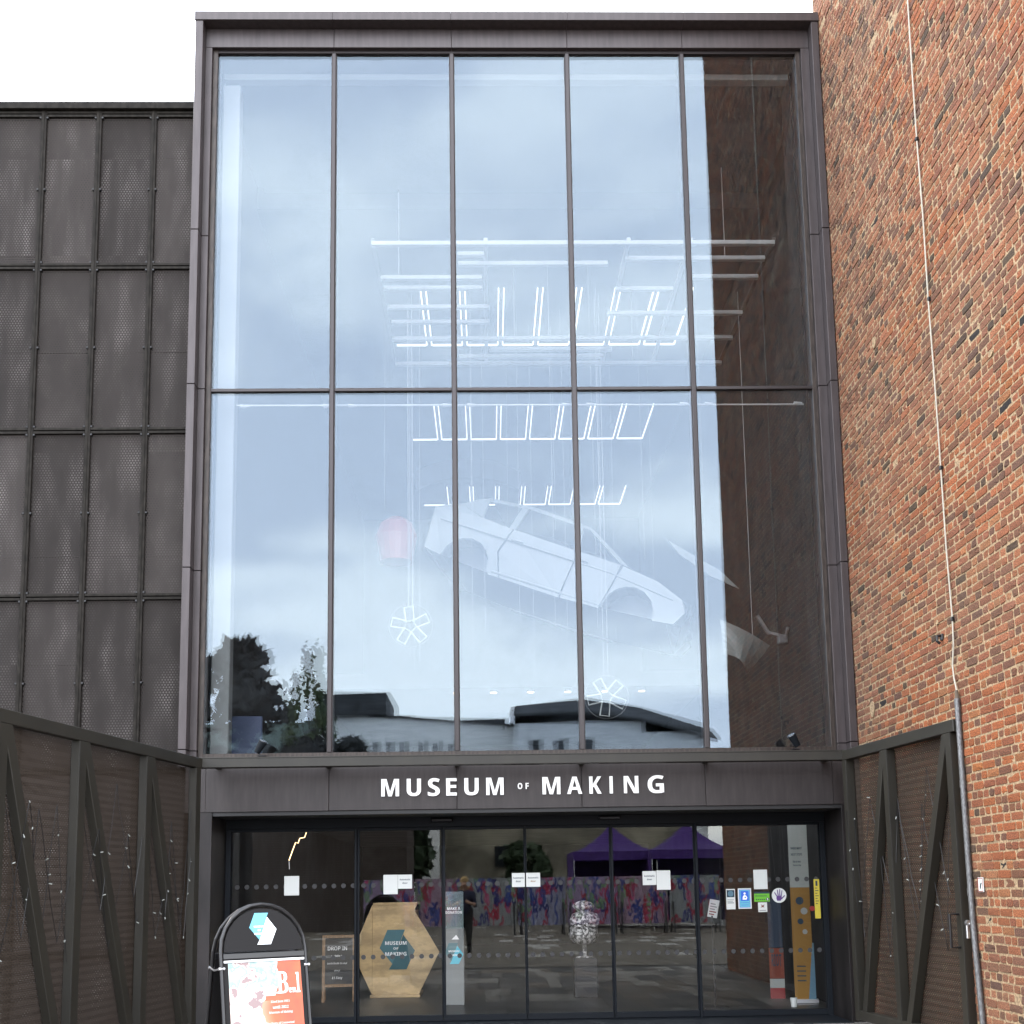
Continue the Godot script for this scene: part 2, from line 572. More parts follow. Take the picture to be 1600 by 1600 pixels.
func make_brick_wall() -> void:
	var wall := thing("brick_wall", "tall weathered orange brick wall in cream mortar beside the glazed bay", "wall", Vector3(WALL_X, 0, 0))
	var st := mb()
	box(st, Vector3(0.006, 0, -0.21), Vector3(0.5, 20.6, 6.3))
	build(st, "mortar", M.mortar, wall)
	rng.seed = 5
	var course := 0.0764
	var spots := []
	for row in 269:
		var header := row % 2 == 1
		var pitch := 0.1113 if header else 0.2226
		var z := -0.205 + (0.06 if header else 0.0)
		if header:
			spots.append([row, -0.205, 0.055, header])
		while z < 6.25:
			var l := pitch * rng.randf_range(0.94, 1.06)
			if header and rng.randf() < 0.1:
				l = 0.2226
			elif not header and rng.randf() < 0.12:
				l = 0.1113
			l = minf(l, 6.3 - z)
			spots.append([row, z, l, header])
			z += l
	# the 300 that show largest in the photograph
	var ranked := []
	for i in spots.size():
		var s: Array = spots[i]
		var q := seen_at(Vector3(WALL_X, s[0] * course + 0.04, s[1] + s[2] * 0.5))
		if q.z > 1.0 and q.x < 1600.0 and q.y > 0.0 and q.y < 1600.0:
			ranked.append([s[2] * (q.x - 765.0) / (q.z * q.z), i])
	ranked.sort_custom(func(a, b): return a[0] > b[0])
	var own := {}
	for k in mini(300, ranked.size()):
		own[ranked[k][1]] = true
	var stain := FastNoiseLite.new()
	stain.seed = 4
	stain.frequency = 0.35
	stain.fractal_octaves = 3
	var rest := mb()
	for i in spots.size():
		var s: Array = spots[i]
		var y: float = s[0] * course + 0.007 + 0.0025 * sin(s[1] * 2.3 + s[0])
		var rough := rng.randf() * rng.randf() * 2.0
		var at := Vector3(rng.randf_range(-0.003, 0.004), y + rng.randf_range(-0.0015, 0.0015), s[1] + 0.0065)
		var c := brick_tone(s[3])
		# broad weathering: browner, greyer areas drifting over the wall
		var wz := clampf(0.5 + stain.get_noise_2d(s[1], y) * 1.1 - (s[1] - 1.5) * 0.09 + (y - 4.0) * 0.012, 0.0, 1.0)
		var g := (c.r + c.g + c.b) / 3.0
		c = c.lerp(Color(g * 1.6, g * 0.98, g * 0.66), wz * 0.5)
		if rng.randf() < 0.004:
			c = Color(0.012, 0.011, 0.01)  # a missing brick: the dark of its hole put into a set-back brick
			at.x += 0.006
		if own.has(i):
			var b := mb()
			brick_mesh(b, Vector3.ZERO, s[2] - 0.012, c, rough)
			build(b, "brick", M.brick, wall, Transform3D(Basis.IDENTITY, at))
		else:
			brick_mesh(rest, at, s[2] - 0.012, c, rough)
	var r := build(rest, "brick", M.brick, wall)
	r.set_meta("kind", "stuff")
	# patches where mortar was smeared over the bricks
	var patch := mb()
	for p in [[3.5, -0.2, 0.16, 0.2], [4.05, 1.78, 0.06, 0.05], [7.6, 0.55, 0.12, 0.12], [6.2, 1.1, 0.1, 0.08], [8.1, 2.9, 0.09, 0.1], [6.1, 3.3, 0.1, 0.06]]:
		var pg := PackedVector2Array()
		for k in 9:
			var a := TAU * k / 9.0
			var rr := rng.randf_range(0.7, 1.15)
			var c := on_wall(0, p[0], p[1])
			pg.append(Vector2(c.z + cos(a) * p[2] * 0.5 * rr, c.y + sin(a) * p[3] * 0.5 * rr))
		prism(patch, pg, 0.012, Transform3D(Basis(Vector3(0, 0, 1), Vector3(0, 1, 0), Vector3(-1, 0, 0)), Vector3(0.004, 0, 0)))
	build(patch, "mortar_patch", M.mortar, wall)
	var hook := mb()
	var hk := on_wall(0, 3.88, 1.87)
	tube(hook, [hk + Vector3(0.01, 0.02, 0), hk + Vector3(-0.05, 0.01, 0), hk + Vector3(-0.055, -0.04, 0.01), hk + Vector3(-0.03, -0.06, 0.01)], 0.014)
	box(hook, hk + Vector3(-0.015, -0.03, -0.025), hk + Vector3(0.01, 0.03, 0.025), 0.005)
	build(hook, "iron_hook", M.black_metal, wall)

	var cable := thing("wall_cable", "cream cable clipped straight down the brick wall", "cable", Vector3(WALL_X, 0, 0))
	st = mb()
	var pts := []
	for p in [[21.0, 2.13], [16.0, 2.12], [14.4, 2.13], [12.5, 2.12], [10.55, 2.111], [9.8, 2.118], [9.0, 2.1], [8.1, 2.128], [7.25, 2.132], [6.4, 2.138], [5.5, 2.142], [4.7, 2.158], [4.0, 2.17], [3.75, 2.165], [3.55, 2.12], [3.42, 2.135], [3.33, 2.165], [3.24, 2.18]]:
		pts.append(on_wall(-0.02 + 0.004 * sin(p[0] * 5.0), p[0], p[1]))
	tube(st, pts, 0.0072, 8)
	build(st, "cable", M.white_cable, cable)
	for p in [[9.0, 2.1], [7.25, 2.132], [5.5, 2.142], [3.99, 2.17], [10.8, 2.112]]:
		st = mb()
		var c := on_wall(0, p[0], p[1])
		box(st, c + Vector3(-0.032, -0.02, -0.015), c + Vector3(0, 0.02, 0.015), 0.006)
		build(st, "clip", M.black_metal, cable)
	st = mb()
	cone(st, on_wall(-0.026, 3.3, 2.17), on_wall(-0.026, 3.2, 2.18), 0.015, 0.02)
	build(st, "taped_joint", M.bark, cable)

	var pipe := thing("conduit_pipe", "scuffed grey galvanised conduit pipe low on the brick wall", "pipe", Vector3(WALL_X, 0, 0))
	st = mb()
	tube(st, [on_wall(-0.028, 3.22, 2.178), on_wall(-0.028, 1.7, 2.185), on_wall(-0.03, 1.1, 2.2), on_wall(-0.03, -0.09, 2.29)], 0.0245, 14)
	build(st, "pipe", M.galvanised, pipe)
	for p in [[1.86, 2.165], [1.58, 2.18]]:
		st = mb()
		var c := on_wall(0, p[0], p[1])
		box(st, c + Vector3(-0.03, -0.047, -0.043), c + Vector3(-0.005, 0.047, -0.018), 0.004)
		build(st, "saddle", M.steel, pipe)
	for k in 2:
		st = mb()
		tube(st, [on_wall(-0.028, 2.45 - k, 2.182 + 0.004 * k), on_wall(-0.028, 2.38 - k, 2.182 + 0.004 * k)], 0.0275, 14)
		build(st, "coupling", M.galvanised, pipe)
	var sign_ := thing("safety_plate", "tiny white plate with black and red pictogram beside the conduit", "sign", on_wall(WALL_X - 0.012, 1.482, 2.37))
	st = mb()
	box(st, Vector3(0, -0.062, -0.05), Vector3(0.008, 0.062, 0.05), 0.002)
	build(st, "plate", M.paper, sign_)
	st = mb()
	var face := Basis(Vector3(0, 0, 1), Vector3(0, 1, 0), Vector3(-1, 0, 0))
	prism(st, poly([-0.012, -0.035, 0.004, -0.03, 0.01, -0.005, 0.026, 0.012, 0.02, 0.02, 0.0, 0.008, -0.01, -0.012]), 0.003, Transform3D(face, Vector3.ZERO))
	build(st, "pictogram", M.ink, sign_)
	st = mb()
	for s in [-1, 1]:
		box(st, Vector3(-0.003, s * 0.055 - 0.003, -0.046), Vector3(0, s * 0.055 + 0.003, 0.046))
		box(st, Vector3(-0.003, -0.052, s * 0.044 - 0.002), Vector3(0, 0.052, s * 0.044 + 0.002))
	build(st, "border", M.red_paint, sign_)

# ---------------------------------------------------------------- the museum
func make_museum() -> void:
	var b := thing("museum_building", "museum bay with a huge dark bronze frame round ten reflective panes", "building")
	var st: SurfaceTool
	# cladding of the two sides, in lengths that meet at open joints
	var cuts := [0.0, 3.1, 5.2, 7.41, 9.35, 12.096]
	for i in 5:
		var y0: float = cuts[i] + 0.004
		var y1: float = cuts[i + 1] - 0.004
		if i == 0:
			y0 = 2.9
			y1 = 3.096
		st = mb()
		box(st, Vector3(-3.47, y0, -0.6), Vector3(-3.377, y1, 0), 0.004)
		box(st, Vector3(-3.377, y0, -0.6), Vector3(-3.295, minf(y1, 11.842), -0.14), 0.003)
		build(st, "cladding_panel", M.zinc, b)
		st = mb()
		box(st, Vector3(4.105, y0, -0.6), Vector3(4.19, y1, 0), 0.004)
		box(st, Vector3(4.003, y0, -0.6), Vector3(4.105, minf(y1, 11.842), -0.14), 0.003)
		build(st, "cladding_panel", M.zinc, b)
	var xs := [-3.48, -1.8, -0.35, 1.085, 2.52, 4.2]
	for i in 5:
		st = mb()
		box(st, Vector3(xs[i] + (0.0 if i == 0 else 0.0005), 12.097, -0.6), Vector3(xs[i + 1] - (0.0 if i == 4 else 0.0005), 12.21, 0.012), 0.002)
		build(st, "coping_panel", M.zinc, b)
		var x0 := maxf(xs[i], -3.295)
		var x1 := minf(xs[i + 1], 4.003)
		st = mb()
		box(st, Vector3(maxf(xs[i], -3.377) + 0.0015, 11.845, -0.6), Vector3(minf(xs[i + 1], 4.105) - 0.0015, 12.094, -0.14), 0.003)
		build(st, "head_panel", M.zinc, b)
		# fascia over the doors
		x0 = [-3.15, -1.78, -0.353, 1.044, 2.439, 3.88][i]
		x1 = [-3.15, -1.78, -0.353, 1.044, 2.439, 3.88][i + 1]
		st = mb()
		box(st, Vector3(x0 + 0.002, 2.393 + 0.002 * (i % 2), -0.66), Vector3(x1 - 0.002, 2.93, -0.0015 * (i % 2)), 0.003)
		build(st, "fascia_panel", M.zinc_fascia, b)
	# window frame set back inside the cladding
	for p in [[-3.295, -3.235, 3.0, 11.845], [3.945, 4.003, 3.0, 11.845]]:
		st = mb()
		box(st, Vector3(p[0], p[2], -0.34), Vector3(p[1], p[3], -0.19), 0.004)
		build(st, "window_frame", M.bronze, b)
	st = mb()
	box(st, Vector3(-3.235, 11.805, -0.34), Vector3(3.945, 11.845, -0.19), 0.003)
	build(st, "window_frame", M.mullion, b)
	st = mb()
	box(st, Vector3(-3.235, 2.96, -0.34), Vector3(3.945, 3.07, -0.19), 0.003)
	build(st, "window_frame", M.bronze, b)
	st = mb()
	box(st, Vector3(-3.3, 2.93, -0.66), Vector3(4.0, 3.005, -0.0), 0.003)
	build(st, "sill", M.zinc, b)
	var mx := [-1.805, -0.35, 1.084, 2.518]
	for x in mx:
		st = mb()
		box(st, Vector3(x - 0.026, 3.07, -0.235), Vector3(x + 0.026, 11.805, -0.185), 0.006)
		box(st, Vector3(x - 0.034, 3.07, -0.25), Vector3(x + 0.034, 11.805, -0.214))
		box(st, Vector3(x - 0.03, 3.07, -0.38), Vector3(x + 0.03, 11.805, -0.25))
		build(st, "mullion", M.mullion, b)
	var edges := [-3.235] + mx + [3.945]
	rng.seed = 9
	for i in 5:
		var x0: float = edges[i] + (0.034 if i > 0 else 0.0)
		var x1: float = edges[i + 1] - (0.034 if i < 4 else 0.0)
		st = mb()
		box(st, Vector3(x0, 7.395, -0.245), Vector3(x1, 7.435, -0.19), 0.004)
		build(st, "transom", M.mullion, b)
		for k in 2:
			var y0: float = [3.07, 7.435][k]
			var y1: float = [7.395, 11.805][k]
			# a double glazed unit: two coated panes that are not quite parallel
			var tilt := Vector3(rng.randf_range(-1, 1), rng.randf_range(-1, 1), 0) * 0.0009
			for s in 2:
				st = mb()
				var lean := tilt if s == 0 else tilt + Vector3(0.0022, 0.0026, 0)
				var z := -0.222 - 0.03 * s
				var c := Vector3((x0 + x1) * 0.5, (y0 + y1) * 0.5, z)
				var hw := (x1 - x0) * 0.5
				var hh := (y1 - y0) * 0.5
				pane(st, c, hw, hh, lean, 0.0012 * (1 if s == 0 else -1))
				build(st, "glass_pane", M.outer_pane if s == 0 else M.inner_pane, b)
	# lettering
	var row := [["M", 110, 195], ["U", 232, 300], ["S", 333, 390], ["E", 421, 472], ["U", 508, 577], ["M", 613, 697], ["O", 765, 787], ["F", 803, 818], ["M", 884, 970], ["A", 1003, 1075], ["K", 1110, 1168], ["I", 1208, 1223], ["N", 1277, 1347], ["G", 1393, 1470]]
	for l in row:
		var x0: float = -1.193 + (l[1] / 3.077 - 36.0) * 0.007151
		var x1: float = -1.193 + (l[2] / 3.077 - 36.0) * 0.007151
		var small: bool = l[0] in ["O", "F"]
		if l[0] == "I":
			st = mb()
			box(st, Vector3(x0, 2.5445, 0.0), Vector3(x1, 2.7375, 0.024))
			build(st, "letter", M.letter_white, b)
			continue
		words(l[0], b, "letter", M.letter_white, Vector3((x0 + x1) * 0.5, 2.641, 0.012), x1 - x0, 0.066 if small else (0.2 if l[0] in ["S", "G"] else 0.193), 0.024)
	# recess round the doors
	st = mb()
	box(st, Vector3(-3.3, -0.02, -0.75), Vector3(-3.072, 2.393, -0.004), 0.003)
	build(st, "door_jamb", M.dark_jamb, b)
	st = mb()
	box(st, Vector3(3.962, -0.02, -0.75), Vector3(4.19, 2.393, -0.004), 0.003)
	build(st, "door_jamb", M.dark_jamb, b)
	st = mb()
	box(st, Vector3(-3.072, 2.35, -0.9), Vector3(3.962, 2.392, -0.02))
	build(st, "soffit", M.gasket, b)
	st = mb()
	box(st, Vector3(-3.072, 2.235, -0.8), Vector3(3.962, 2.35, -0.66), 0.004)
	build(st, "door_head", M.door_metal, b)
	for x in [-0.55, 1.42]:
		st = mb()
		box(st, Vector3(x - 0.13, 2.285, -0.665), Vector3(x + 0.13, 2.335, -0.6), 0.015)
		build(st, "door_sensor", M.black_metal, b)
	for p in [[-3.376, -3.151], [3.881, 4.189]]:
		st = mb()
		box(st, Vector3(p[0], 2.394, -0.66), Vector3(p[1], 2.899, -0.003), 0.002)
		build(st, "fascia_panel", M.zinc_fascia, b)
	for p in [[-3.072, -3.01], [3.9, 3.962]]:
		st = mb()
		box(st, Vector3(p[0], 0.0, -0.76), Vector3(p[1], 2.235, -0.68), 0.004)
		build(st, "door_post", M.door_metal, b)
	st = mb()
	box(st, Vector3(-3.07, -0.03, -0.85), Vector3(3.96, 0.004, 0.06))
	build(st, "threshold", M.door_metal, b)
	# sidelights and the four sliding leaves
	var dx := [-3.01, -1.545, -0.545, 0.42, 1.427, 2.418, 3.9]
	for i in 6:
		var fixed := i == 0 or i == 5
		var z := -0.705 if fixed else -0.725
		var x0: float = dx[i]
		var x1: float = dx[i + 1]
		st = mb()
		var sl := 0.022 if fixed else 0.014
		if not fixed:
			box(st, Vector3(x0 + 0.002, 0.02, z - 0.02), Vector3(x0 + 0.002 + (0.026 if i in [1, 2, 4] else sl), 2.235, z + 0.02), 0.003)
			box(st, Vector3(x1 - 0.002 - sl, 0.02, z - 0.02), Vector3(x1 - 0.002, 2.235, z + 0.02), 0.003)
		else:
			var e := x1 if i == 0 else x0
			box(st, Vector3(minf(e, e + (-0.03 if i == 0 else 0.03)), 0.0, z - 0.025), Vector3(maxf(e, e + (-0.03 if i == 0 else 0.03)), 2.235, z + 0.028), 0.004)
		box(st, Vector3(x0 + 0.002, 0.008, z - 0.02), Vector3(x1 - 0.002, 0.075, z + 0.02), 0.003)
		box(st, Vector3(x0 + 0.002, 2.2, z - 0.02), Vector3(x1 - 0.002, 2.235, z + 0.018), 0.003)
		var leaf := build(st, "sidelight" if fixed else "sliding_door", M.door_metal, b)
		st = mb()
		pane(st, Vector3((x0 + x1) * 0.5, 1.137, z), (x1 - x0) * 0.5 - 0.016, 1.063, Vector3(0, 0.0006 * (i % 3 - 1), 0), 0.0)
		build(st, "glass", M.door_pane, leaf)
		# two rows of frosted dots
		st = mb()
		for y in [1.565, 0.742]:
			var k := 0
			while k * 0.112 + 0.06 < x1 - x0 - 0.03:
				var c := Vector3(x0 + 0.075 + k * 0.112, y, z + 0.003)
				disc(st, c, 0.028)
				k += 1
		build(st, "frosted_dot", M.dot_frost, leaf).set_meta("kind", "stuff")
	# shell of the building behind: roof, sides, back
	st = mb()
	box(st, Vector3(-3.47, 11.95, -17.5), Vector3(4.37, 12.09, -0.6))
	build(st, "roof", M.slate_dark, b)
	for p in [[-3.47, -3.35], [4.25, 4.37]]:
		st = mb()
		box(st, Vector3(p[0], 0, -17.4), Vector3(p[1], 11.95, -1.0))
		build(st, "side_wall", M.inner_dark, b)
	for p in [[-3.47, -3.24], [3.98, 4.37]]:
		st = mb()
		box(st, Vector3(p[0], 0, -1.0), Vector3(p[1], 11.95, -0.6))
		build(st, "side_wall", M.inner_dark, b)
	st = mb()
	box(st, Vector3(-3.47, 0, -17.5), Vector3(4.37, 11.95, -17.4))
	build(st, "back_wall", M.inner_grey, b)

func pane(st: SurfaceTool, c: Vector3, hw: float, hh: float, lean: Vector3, bow: float) -> void:
	# a sheet of glass, very slightly bowed between its edges
	var nx := 6
	var ny := 12
	st.set_smooth_group(0)
	for j in ny:
		for i in nx:
			var q := []
			for d in [Vector2(0, 0), Vector2(1, 0), Vector2(1, 1), Vector2(0, 1)]:
				var u: float = (i + d.x) / nx * 2.0 - 1.0
				var v: float = (j + d.y) / ny * 2.0 - 1.0
				q.append([c + Vector3(u * hw, v * hh, bow * (1 - u * u) * (1 - v * v) + lean.x * v * hh + lean.y * u * hw), Vector2((u + 1) * hw * 0.7 + c.x, (v + 1) * hh * 0.7)])
			for k in [0, 2, 1, 0, 3, 2]:
				st.set_uv(q[k][1])
				st.add_vertex(q[k][0])

func disc(st: SurfaceTool, c: Vector3, r: float) -> void:
	for k in 12:
		var a := TAU * k / 12
		var a2 := TAU * (k + 1) / 12
		tri(st, c, c + Vector3(cos(a), sin(a), 0) * r, c + Vector3(cos(a2), sin(a2), 0) * r, Vector3.BACK)

# ---------------------------------------------------------------- the mesh-clad wing
func make_wing() -> void:
	var w := thing("mesh_clad_wing", "wing clad in dark perforated metal sheets between grey rails", "building", Vector3(0, 0, -0.25))
	var st := mb()
	box(st, Vector3(-9.2, 0, -6), Vector3(-3.5, 11.0, -0.16))
	build(st, "wall", M.inner_dark, w)
	st = mb()
	box(st, Vector3(-9.25, 11.075, -6), Vector3(-3.475, 11.165, 0.045), 0.004)
	build(st, "parapet_cap", M.wing_rail, w)
	var cols := [-3.475, -4.018, -4.69, -5.362, -6.034, -6.706, -7.378, -8.05]
	var rows := [11.03, 9.03, 6.95, 4.93, 2.9, 0.85]
	rng.seed = 19
	# backing boards with seams of their own
	var seams := [11.075, 10.5, 9.22, 7.97, 6.72, 5.44, 4.15, 2.9, 1.6, 0.0]
	for i in 7:
		for j in seams.size() - 1:
			st = mb()
			box(st, Vector3(cols[i + 1] + 0.003, seams[j + 1] + 0.003, -0.15), Vector3(cols[i] - 0.003, seams[j] - 0.003, -0.11 + 0.012 * rng.randf()))
			build(st, "backing_board", [M.wing_backing, M.wing_backing_dark, M.wing_backing, M.wing_backing_pale][(rng.randi() % 3) + (1 if j < 2 else 0)], w)
	for i in range(1, cols.size()):
		st = mb()
		box(st, Vector3(cols[i] - 0.034, 0, -0.06), Vector3(cols[i] + 0.034, 11.075, 0.0), 0.004)
		box(st, Vector3(cols[i] - 0.006, 0, -0.01), Vector3(cols[i] + 0.006, 11.07, 0.006), 0.002)
		build(st, "upright_rail", M.wing_rail, w)
	for j in rows.size():
		for i in 7:
			st = mb()
			var y: float = rows[j]
			box(st, Vector3(cols[i + 1] + 0.035, y + 0.006, -0.055), Vector3(cols[i] - (0.035 if i else 0.0), y + 0.038, 0.0), 0.003)
			box(st, Vector3(cols[i + 1] + 0.035, y - 0.038, -0.055), Vector3(cols[i] - (0.035 if i else 0.0), y - 0.006, 0.0), 0.003)
			build(st, "cross_rail", M.wing_rail, w)
			# the sheet under this rail
			var lo: float = rows[j + 1] if j + 1 < rows.size() else 0.0
			st = mb()
			var a := Vector3(cols[i + 1] + 0.02, lo + 0.025, -0.03)
			var wd: float = cols[i] - (0.02 if i else 0.0) - a.x
			uvquad(st, a, Vector3(wd, 0, 0), Vector3(0, y - 0.025 - a.y, 0), Vector2(wd, y - 0.025 - a.y))
			build(st, "perforated_sheet", M["wing_sheet_%d" % (rng.randi() % 3)], w)
	st = mb()
	for i in range(1, 6):
		for j in 5:
			for s in [-1.0, 1.0]:
				for y in [rows[j] - 0.05, rows[j + 1] + 0.05, (rows[j] + rows[j + 1]) * 0.5]:
					box(st, Vector3(cols[i] + s * 0.042 - 0.012, y - 0.012, -0.03), Vector3(cols[i] + s * 0.042 + 0.012, y + 0.012, 0.004), 0.003)
	build(st, "fixing_bolt", M.black_metal, w).set_meta("kind", "stuff")

# ---------------------------------------------------------------- gates
func make_gates() -> void:
	var beam := mb()
	box(beam, Vector3(-3.12, 2.845, 0.31), Vector3(3.9, 2.95, 0.43), 0.005)
	box(beam, Vector3(-3.12, 2.944, 0.305), Vector3(3.9, 2.957, 0.436), 0.002)
	for x in [-3.0, -1.78, -0.353, 1.044, 2.439, 3.78]:
		box(beam, Vector3(x - 0.03, 2.87, -0.01), Vector3(x + 0.03, 2.93, 0.31), 0.003)
	tag(build(beam, "portal_beam", M.olive_steel), "olive steel beam running under the big window between the gates", "beam")
	gate("trussed_gate", "open trussed steel gate in front of the mesh-clad wing", Vector3(-3.195, 0, 0.0), Vector3(-0.1827, 0, 0.983), -1.0, [0.07, 1.2, 2.45, 3.63], 3.7, false)
	gate("trussed_gate", "open trussed steel gate with pull handles before the brick wall", Vector3(4.0, 0, -0.03), Vector3(0.1169, 0, 0.993), 1.0, [0.05, 1.03, 2.3], 2.36, true)

func gate(called: String, label: String, at: Vector3, dir: Vector3, cs: float, posts: Array, reach: float, handles: bool) -> void:
	var g := thing(called, label, "gate", at, 0.0, "trussed gates either side of the doors")
	g.position = Vector3(0, 1.53, 12.5).lerp(at, 0.965)
	g.basis = Basis(dir, Vector3.UP, dir.cross(Vector3.UP)).scaled(Vector3.ONE * 0.965)
	var st: SurfaceTool
	var d := 0.1 if handles else 0.085
	var zf := cs * -d * 0.5
	var fw := 0.1 if handles else 0.125
	st = mb()
	box(st, Vector3(-0.06, 2.885, minf(0, -cs * d)), Vector3(reach + 0.06, 3.0, maxf(0, -cs * d)), 0.005)
	build(st, "top_rail", M.olive_steel, g)
	st = mb()
	box(st, Vector3(0, 0.03, minf(0, -cs * d)), Vector3(reach, 0.13, maxf(0, -cs * d)), 0.005)
	build(st, "bottom_rail", M.olive_steel, g)
	for u in posts:
		st = mb()
		bar(st, Vector3(u, 0.02, zf), Vector3(u, 2.884, zf), fw, d - 0.003, Vector3.RIGHT)
		# a thin raised arris along the post
		box(st, Vector3(u + fw * 0.5 - 0.012, 0.02, cs * 0.001 - 0.002), Vector3(u + fw * 0.5 + 0.001, 2.88, cs * 0.001 + 0.002), 0.001)
		build(st, "post", M.olive_steel, g)
	for i in range(1, posts.size()):
		st = mb()
		var u1: float = posts[i]
		var u0: float = posts[i - 1]
		bar(st, Vector3(u0 + 0.16, 0.06, zf), Vector3(u1 - 0.06, 2.88, zf), fw * 0.92, d - 0.008, Vector3.RIGHT)
		build(st, "diagonal_brace", M.olive_steel, g)
	for i in range(1, posts.size()):
		# folded perforated sheet behind each bay, one strip per fold
		var x0: float = posts[i - 1]
		var wd: float = posts[i] - x0
		st = mb()
		var y := 0.08
		var k := 0
		while y < 2.9:
			var za := -cs * (d + 0.004)
			var zb := -cs * (d + 0.009)
			var a := Vector3(x0, y, za if k % 2 == 0 else zb)
			var v := Vector3(0, 0.034, (zb - za) if k % 2 == 0 else (za - zb))
			var p := [a, a + Vector3(wd, 0, 0), a + Vector3(wd, 0, 0) + v, a + v]
			var t := [Vector2(x0, y), Vector2(x0 + wd, y), Vector2(x0 + wd, y + 0.034), Vector2(x0, y + 0.034)]
			for q in ([0, 2, 1, 0, 3, 2] if cs > 0 else [0, 1, 2, 0, 2, 3]):
				st.set_uv(t[q])
				st.add_vertex(p[q])
			y += 0.034
			k += 1
		build(st, "perforated_sheet", M.gate_sheet, g)
	if handles:
		for s in [1.0, -1.0]:
			st = mb()
			var z0: float = 0.0 if s > 0 else -d
			var u := 2.3
			tube(st, [Vector3(u, 1.22, z0), Vector3(u, 1.22, z0 + s * (0.09 if s > 0 else 0.045)), Vector3(u, 0.92, z0 + s * (0.09 if s > 0 else 0.045)), Vector3(u, 0.92, z0)], 0.012, 8)
			build(st, "pull_handle", M.black_metal, g)
		st = mb()
		cone(st, Vector3(2.34, 1.14, -0.05), Vector3(2.385, 1.14, -0.05), 0.03, 0.026, 12)
		box(st, Vector3(2.345, 1.0, -0.065), Vector3(2.37, 1.12, -0.03), 0.006)
		tube(st, [Vector3(2.36, 1.14, -0.05), Vector3(2.40, 1.13, -0.05), Vector3(2.405, 1.11, -0.09)], 0.009)
		build(st, "lock", M.steel, g)
	# strings of little lamps, hung in zigzags before the sheet
	rng.seed = 31 if handles else 33
	var n := 2
	for j in n:
		var wire := mb()
		var caps := mb()
		var pts := []
		var u := 0.1
		var high := true
		while u < reach - 0.05:
			var base := (2.45 if high else 1.35) + rng.randf_range(-0.25, 0.25) - j * 0.35
			pts.append(Vector3(u, base, -cs * (d - 0.03) * (1.0 if rng.randf() < 0.75 else -0.3)))
			u += rng.randf_range(0.16, 0.36)
			high = not high
		var path := []
		for i in pts.size() - 1:
			for k in 6:
				var f := k / 6.0
				var p: Vector3 = pts[i].lerp(pts[i + 1], f)
				p.x += rng.randf_range(-0.012, 0.012)
				p.y -= 0.06 * sin(f * PI)
				path.append(p)
				if rng.randf() < 0.26:
					var q := Vector3(rng.randf_range(-1, 1), rng.randf_range(-0.8, 0.4), 0.3 * cs).normalized()
					cone(caps, p, p + q * 0.03, 0.004, 0.006, 6)
		tube(wire, path, 0.0034, 5)
		var s := thing("string_lights", ["black wire of unlit white bulbs zigzagging %s", "lower black wire of white bulbs looping %s"][j] % ("over the gate by the brick wall" if handles else "over the gate before the mesh-clad wing"), "string lights", at, 0.0, "unlit light strings on the gates")
		s.transform = g.transform
		build(wire, "wire", M.black_metal, s)
		build(caps, "bulb", M.paper_dim, s).set_meta("kind", "stuff")

# ---------------------------------------------------------------- pavement sign
func emblem(parent: Node, called: String, xf: Transform3D, h: float, a: Material, c: Material, d := 0.003) -> void:
	# a hexagon sheared along its diagonal: two interlocking halves
	var w := h * 0.9
	var st := mb()
	prism(st, poly([-0.28 * w, 0.5 * h, 0.22 * w, 0.5 * h, 0.16 * w, 0.38 * h, -0.14 * w, -0.36 * h, -0.5 * w, 0.04 * h]), d, xf)
	var o := build(st, called, a, parent)
	st = mb()
	prism(st, poly([0.17 * w, 0.37 * h, 0.5 * w, -0.03 * h, 0.26 * w, -0.5 * h, -0.24 * w, -0.5 * h, -0.14 * w, -0.36 * h]), d * 1.1, xf)
	build(st, "emblem_half", c, o)

